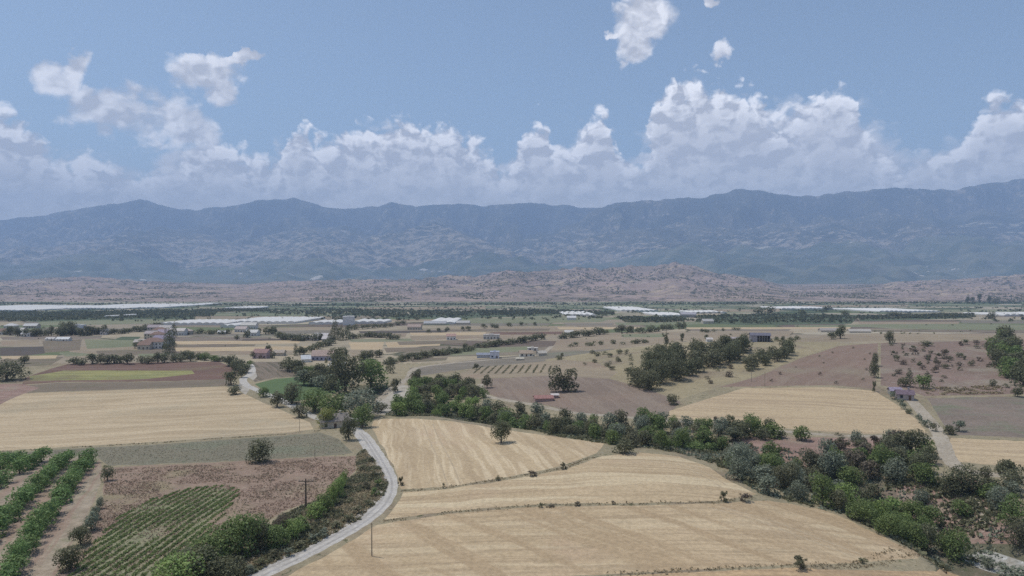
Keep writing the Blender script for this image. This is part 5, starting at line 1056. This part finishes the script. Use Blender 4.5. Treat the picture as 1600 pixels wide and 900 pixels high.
house(478, 566, 6, 8, 2.4, 20, (.60, .60, .60), WH, 'white roofed hut at the west end of the long shed', win=False, name='hut', cat='hut')
house(773, 560, 6.5, 7, 4.6, 0, (.40, .42, .48), (.62, .62, .67), 'white two storey house with blue-grey roof in the hillside hamlet', roof='flat')
house(757, 559, 11, 6, 2.4, 3, (.29, .31, .36), (.44, .45, .48), 'low blue roofed shed joined to the white house', win=False, name='shed', cat='shed', rise=.18)
house(822, 557, 9.5, 6.5, 2.8, 4, (.40, .32, .24), (.66, .62, .54), 'long white walled house in the middle of the hamlet')
house(832, 548, 8, 5, 2.4, 0, (.60, .56, .50), WH, 'pale roofed house behind the long white walled one', roof='flat')
house(846, 556, 6, 5, 2.4, 20, (.50, .46, .40), CR, 'cream hut at the east end of the hamlet', win=False, name='hut', cat='hut')
house(812, 563, 5, 3, 1.4, 4, (.55, .50, .40), CR, 'low cream shed on the road side of the hamlet', win=False, name='shed', cat='shed')
house(705, 531, 9, 7, 4, 5, (.45, .30, .25), (.74, .70, .66), 'white farmhouse alone in the tan fields of the plain')
house(768, 530, 16, 9, 4.4, 0, (.50, .46, .42), (.56, .53, .48), 'cream block of a farm behind the dark tree belt', roof='flat')
open_barn(1187, 534, 13, 9, 4.6, -12, (.17, .165, .20), (.34, .32, .36), 'big grey barn with open front standing on the ridge')
house(1152, 533, 12, 5, 2.0, 0, (.42, .37, .36), GY, 'long low grey shed west of the barn on the ridge', win=False, name='shed', cat='shed', rise=.15)
house(1108, 534, 4, 3.5, 2.0, 0, (.60, .55, .50), WH, 'small white hut beside a dark tree on the rim', win=False, name='hut', cat='hut')
# the white tower-like building of the plain
house(545, 508, 15, 11, 12, 10, (.62, .60, .58), (.66, .65, .63), 'tall white block standing above everything else on the plain', roof='flat', win=False, name='tower_block', cat='building')
VIL = [(240,545,17,11,6,8,'hip',TERR,WH),(228,546,10,8,4,0,'gable',TERR,CR),(252,541,11,9,7,-12,'gable',(.30,.26,.32),WH),(262,538,10,8,6,5,'hip',(.30,.26,.30),GY),(246,532,12,9,6,12,'hip',TERR,CR),(257,530,12,9,7,-8,'gable',(.36,.30,.34),WH),(238,530,12,8,6,0,'gable',(.44,.38,.36),CR),(250,524,13,9,6,5,'hip',TERR,WH),(260,520,13,9,6,-5,'gable',(.5,.46,.42),WH),(242,519,13,9,6,5,'gable',(.40,.34,.34),GY),(220,541,9,7,4,5,'gable',(.5,.45,.4),CR),(276,524,20,9,5,0,'gable',(.62,.56,.5),WH),(288,523,16,8,4,5,'hip',(.5,.42,.36),CR)]
VW = ['large cream house lowest in','small cream house beside the large one at','two storey white house on the east edge of','grey house behind the tall poplar in','cream hip roofed house in the middle of','white gabled house above the middle of','cream gabled house on the west side of','white hip roofed house high in','white house with pale roof topmost in','grey gabled house at the upper west of','low cream house at the lower west corner of','long white building east of','cream hip roofed building furthest east of']
for (px, py, w, dp, h, yaw, rf, rc, wc), words in zip(VIL, VW):
    house(px, py, w, dp, h, yaw, rc, wc, words.replace('furthest ', '') + ' the hillside village', roof=rf, group='houses of the hillside village')
PL = [(8,523,13,9,4,0,'gable',TERR,WH,'white house with red roof at the west end of'),(20,523,10,8,4,10,'hip',(.45,.40,.36),CR,'cream hipped house near the west end of'),(30,522,14,10,4,-5,'gable',(.6,.57,.52),CR,'pale roofed cream barn in'),(43,526,9,7,3,5,'gable',(.62,.60,.6),WH,'small bright white shed in front of'),(18,514,13,9,4,0,'hip',(.62,.6,.58),WH,'white walled house set behind'),(50,513,16,9,3.5,4,'gable',(.6,.58,.55),CR,'long cream roofed shed at the back of'),(122,519,13,9,8,0,'flat',(.55,.54,.52),(.62,.62,.64),'tall white house between the tall trees of'),(128,523,12,8,3.5,6,'gable',(.42,.34,.30),WH,'low white house right below the tall one in'.replace('right ','')),(140,521,9,7,4,0,'gable',(.5,.47,.45),CR,'cream house towards the east end of'),(150,522,10,7,3.6,6,'hip',TERR,WH,'red roofed white house towards the east end of'),(163,523,6,6,6,0,'flat',(.6,.58,.56),(.72,.68,.66),'narrow white house at the east end of'),(100,533,12,6,2,0,'gable',(.72,.71,.69),WH,'low white shed alone in the field below'),(80,532,8,5,1.6,0,'gable',(.6,.56,.52),WH,'smaller pale shed alone in the field below')]
for (px, py, w, dp, h, yaw, rf, rc, wc, words) in PL:
    house(px, py, w, dp, h, yaw, rc, wc, words + ' the farm hamlet on the plain', roof=rf, group='houses of the farm hamlet on the plain')
for (px, py, w, dp, h, rc, wc, lab) in [(390,514,18,10,5,(.6,.57,.52),WH,'white farm building east of the long pale greenhouses'),(378,519,13,9,4,(.5,.42,.38),WH,'small white house below the farm building by the greenhouses'),(395,525,12,9,4,(.66,.64,.6),WH,'white house among the round dark trees of the distant farm'),(347,522,8,6,2,(.74,.72,.7),WH,'bright little white hut at the edge of the grey plot'),(478,532,10,7,3,(.58,.52,.48),CR,'first cream house of the row before the dark belt'),(490,532,9,7,3,(.55,.50,.48),WH,'second, whiter house of the row before the dark belt'),(503,531,14,9,4,(.58,.54,.52),CR,'large cream house of the row before the tall poplars'),(512,534,9,7,3,(.6,.55,.52),WH,'low white house at the foot of the tall poplars'),(648,515,16,9,4,(.42,.33,.28),CR,'cream farmhouse beyond the sloping hedge'),(680,508,30,10,3,(.44,.44,.44),CR,'long pale barn on the plain beyond the sloping hedge'),(724,507,18,9,3,(.50,.48,.45),CR,'pale barn with trees on the plain, east of the longest'),(893,500,14,9,4,(.66,.64,.62),WH,'little white farmhouse in the green fields of the plain'),(889,523,9,7,3,(.6,.57,.52),WH,'white hut at the start of the tree belt'),(1105,506,15,10,4,(.45,.43,.40),CR,'white farm building behind the tree belt beyond the rim'),(1296,519,22,7,2.4,(.40,.36,.33),CR,'long low building beyond the pair of ridge trees'),(1342,520,22,7,2.2,(.48,.44,.39),CR,'long cream building east of the pair of ridge trees'),(1075,496,26,12,6,(.42,.40,.42),GY,'grey farm building next to the white greenhouse')]:
    house(px, py, w, dp, h, rnd.uniform(-8, 8), rc, wc, lab, roof='gable', win=(w < 20 and py > 512))
# plastic covered greenhouses: many barrel vaults side by side
PLAST = paint((.64, .62, .58), 'greenhouse_film', .85, .10)
def greenhouse(x0, x1, yf, yn, label, slant=0, h=4.0):
    A, B, C_ = hit((x0 + x1) / 2, yn), hit((x0 + x1) / 2, yf), None; d0, d1 = A[1], max(B[1], A[1] + 25); d1 = min(d1, d0 + 420); L = d1 - d0; w = (x1 - x0) * (d0 + L * .4) / F; xc = ((x0 + x1) / 2 - 800) / F * (d0 + L * .5)
    e = bpy.data.objects.new('greenhouse', None); COL.objects.link(e); yc = (d0 + d1) / 2; e.location = (xc, yc, 0); tag(e, label, 'greenhouse', 'plastic greenhouses of the plain'); span = 16.0 if w > 250 else 9.6; n = max(2, int(w / span)); span = w / n; K = 6; ny = max(2, int(L / 40) + 1)
    V = []; Fc = []; gx = np.linspace(-w / 2, w / 2, n * K + 1); gy = np.linspace(-L / 2, L / 2, ny + 1)
    for j, yy in enumerate(gy):
        for i, xx in enumerate(gx):
            gz = float(height(np.array([xc + xx + slant * yy]), np.array([yc + yy]))[0]); V.append((xx + slant * yy, yy, gz + 2.6 + (h - 2.6) * math.sin(math.pi * (i % K) / K)))
    m = len(gx)
    for j in range(ny):
        for i in range(m - 1): Fc.append((j * m + i, j * m + i + 1, (j + 1) * m + i + 1, (j + 1) * m + i))
    mesh_obj('roof', V, Fc, PLAST, e)
    for s_, j in ((-1, 0), (1, ny)):
        Vw = []; Fw = []
        for i in range(m): v = V[j * m + i]; Vw += [(v[0], v[1] + s_ * .03, v[2] - 6.2), (v[0], v[1] + s_ * .03, v[2] - .02)]
        Fw = [(2 * i, 2 * i + 2, 2 * i + 3, 2 * i + 1) for i in range(m - 1)]; mesh_obj('end_wall', Vw, Fw, PLAST, e)
    for i in (0, m - 1):
        Vw = []; Fw = []
        for j in range(ny + 1): v = V[j * m + i]; Vw += [(v[0], v[1], v[2] - 6.2), (v[0], v[1], v[2] - .02)]
        mesh_obj('side_wall', Vw, [(2 * j, 2 * j + 2, 2 * j + 3, 2 * j + 1) for j in range(ny)], PLAST, e)
for a in [(-60,22,476.5,486,'white greenhouse block cut off at the west edge under the bare hills'),(26,120,476.5,486.5,'wide white greenhouse block, second from the west under the bare hills'),(122,160,477,484,'narrow white greenhouse block between the two widest'),(166,258,475.5,483.5,'wide white greenhouse block, fourth from the west under the bare hills'),(264,300,475,482,'white greenhouse block at the east end of the great western row'),(365,384,480.5,483,'short white greenhouse strip east of the great row'),(386,406,480.5,482.5,'thin white greenhouse strip beside the short one'),(272,372,503,508,'long cream greenhouse above the hillside village'),(382,486,498.5,506,'long white greenhouse reaching towards the tower block'),(360,382,508,512,'short white greenhouse below the long ones'),(492,540,503.5,507,'low white greenhouse just west of the tower block'),(556,606,502,506,'low white greenhouse just east of the tower block'),(676,716,500,507,'pale blue-white greenhouse in the middle of the plain'),(878,924,489,494,'white greenhouse north of the little white farmhouse'),(955,1008,481,486.5,'bright white greenhouse in the far middle of the plain'),(1017,1064,490.5,495,'white greenhouse before the tree belt beyond the rim'),(1070,1124,487.5,490,'thin white greenhouse behind the grey farm building'),(1204,1224,481,483.5,'small white greenhouse strip west of its long neighbour'),(1230,1288,481,483.5,'long thin white greenhouse strip right under the hills'.replace('right ', '')),(1336,1426,483.5,488,'longest white greenhouse on the eastern plain'),(1536,1574,490.5,494,'white greenhouse near the eastern edge with trees beside it'),(1594,1640,490.5,494,'white greenhouse cut off by the eastern edge'),(185,192,494,496.5,'tiny white greenhouse in the green fields of the west')]:
    if a[4]: greenhouse(*a)
# low plastic tunnels next to the long shed
def tunnel(px, py, w, L, yaw, label):
    P = hit(px, py); V = []; Fc = []; K = 7
    for j in range(5):
        for k in range(K): t_ = math.pi * k / (K - 1); V.append((math.cos(t_) * w / 2, -L / 2 + L * j / 4, math.sin(t_) * w * .42))
    for j in range(4):
        for k in range(K - 1): a = j * K + k; Fc.append((a, a + 1, a + K + 1, a + K))
    Fc += [tuple(range(K)), tuple(range(4 * K, 5 * K))[::-1]]; o = mesh_obj('plastic_tunnel', V, Fc, paint((.55, .53, .48), 'tunnel_film', .5)); o.location = (P[0], P[1] + L * .3, P[2]); o.rotation_euler = (0, 0, R(yaw)); tag(o, label, 'plastic tunnel', 'low plastic tunnels beside the long shed')
for i in range(6): tunnel(510 + i * 4.6, 572, 1.0, 22, 8, f'pale low plastic tunnel, {nth(i)} from the west beside the long shed')
# poles
def pole(px, py, hm, r, label, mat, arm=False, name='utility_pole'):
    P = hit(px, py); e = bpy.data.objects.new(name, None); COL.objects.link(e); e.location = P; tag(e, label, 'utility pole'); V, Fc = tube([(0, 0, -.5), (0, 0, hm * .5), (0, 0, hm)], [r, r * .85, r * .65], 8); Fc.append(tuple(range(16, 24))); mesh_obj('shaft', V, Fc, mat, e)
    if arm:
        a = child('crossarm', [boxv(-1.7, 1.7, -.08, .08, hm - .75, hm - .55), boxv(-.9, .9, -.2, -.1, hm - 1.5, hm - 1.38)], mat, e)
        for x in (-1.5, -.75, .75, 1.5): child('insulator', [tube([(x, 0, hm - .55), (x, 0, hm - .3)], [.07, .05], 6)], CONC, a)
    else:
        child('bracket', [boxv(-.25, .25, -.05, .05, hm - .3, hm - .22)], mat, e)
pole(478, 795, 7.2, .24, 'dark utility pole with a crossarm among the roadside trees', WOOD, True)
pole(581, 869, 6.6, .13, 'thin weathered pole standing in the lowest stubble field near the lane', PALEWOOD)
pole(1057, 700, 6.0, .16, 'pale pole rising out of the thicket behind the middle stubble', paint((.50, .46, .36), 'pale_concrete_pole'))
pole(468, 674, 4.6, .09, 'thin pole at the corner of the pale stubble field', PALEWOOD)
pole(492, 716, 4.6, .09, 'thin pole on the edge between the weedy and the reddish field', PALEWOOD)
pole(1041, 522, 11, .22, 'tall thin pole sticking up beyond the rim above the tallest tree', WOOD)
pole(1195, 604, 7, .14, 'thin pole at the foot of the red hillside', PALEWOOD)
pole(1174, 596, 6, .14, 'thin pole in the scrub west of the red hillside', PALEWOOD)
# settlements too far to count, at the foot of the mountains
def far_town():
    rs = np.random.RandomState(31); V = []; Fc = []
    for _ in range(1500):
        c = [(30,8300,60),(150,8800,70),(390,8600,90),(600,8300,60),(810,9300,60),(870,9700,40),(960,9800,70),(1250,9000,60),(1440,9300,80),(1590,8800,40),(1100,9900,120),(700,8800,80)][rs.randint(12)]
        u = rs.normal(c[0], c[2] * .5); d = rs.normal(c[1], 260); x = (u - 800) / F * d; z = float(height(np.array([x]), np.array([d]))[0]); w, l, h = rs.uniform(8, 22), rs.uniform(8, 14), rs.uniform(5, 10)
        if rs.rand() < .06: w *= 4
        v, f = boxv(x - w / 2, x + w / 2, d - l / 2, d + l / 2, z - 4, z + h); o = len(V); V += v; Fc += [tuple(i + o for i in q) for q in f]
    tag(mesh_obj('settlement', V, Fc, paint((.55, .52, .48), 'distant_walls')), 'pale houses of distant towns at the mountain foot', kind='stuff')
far_town()
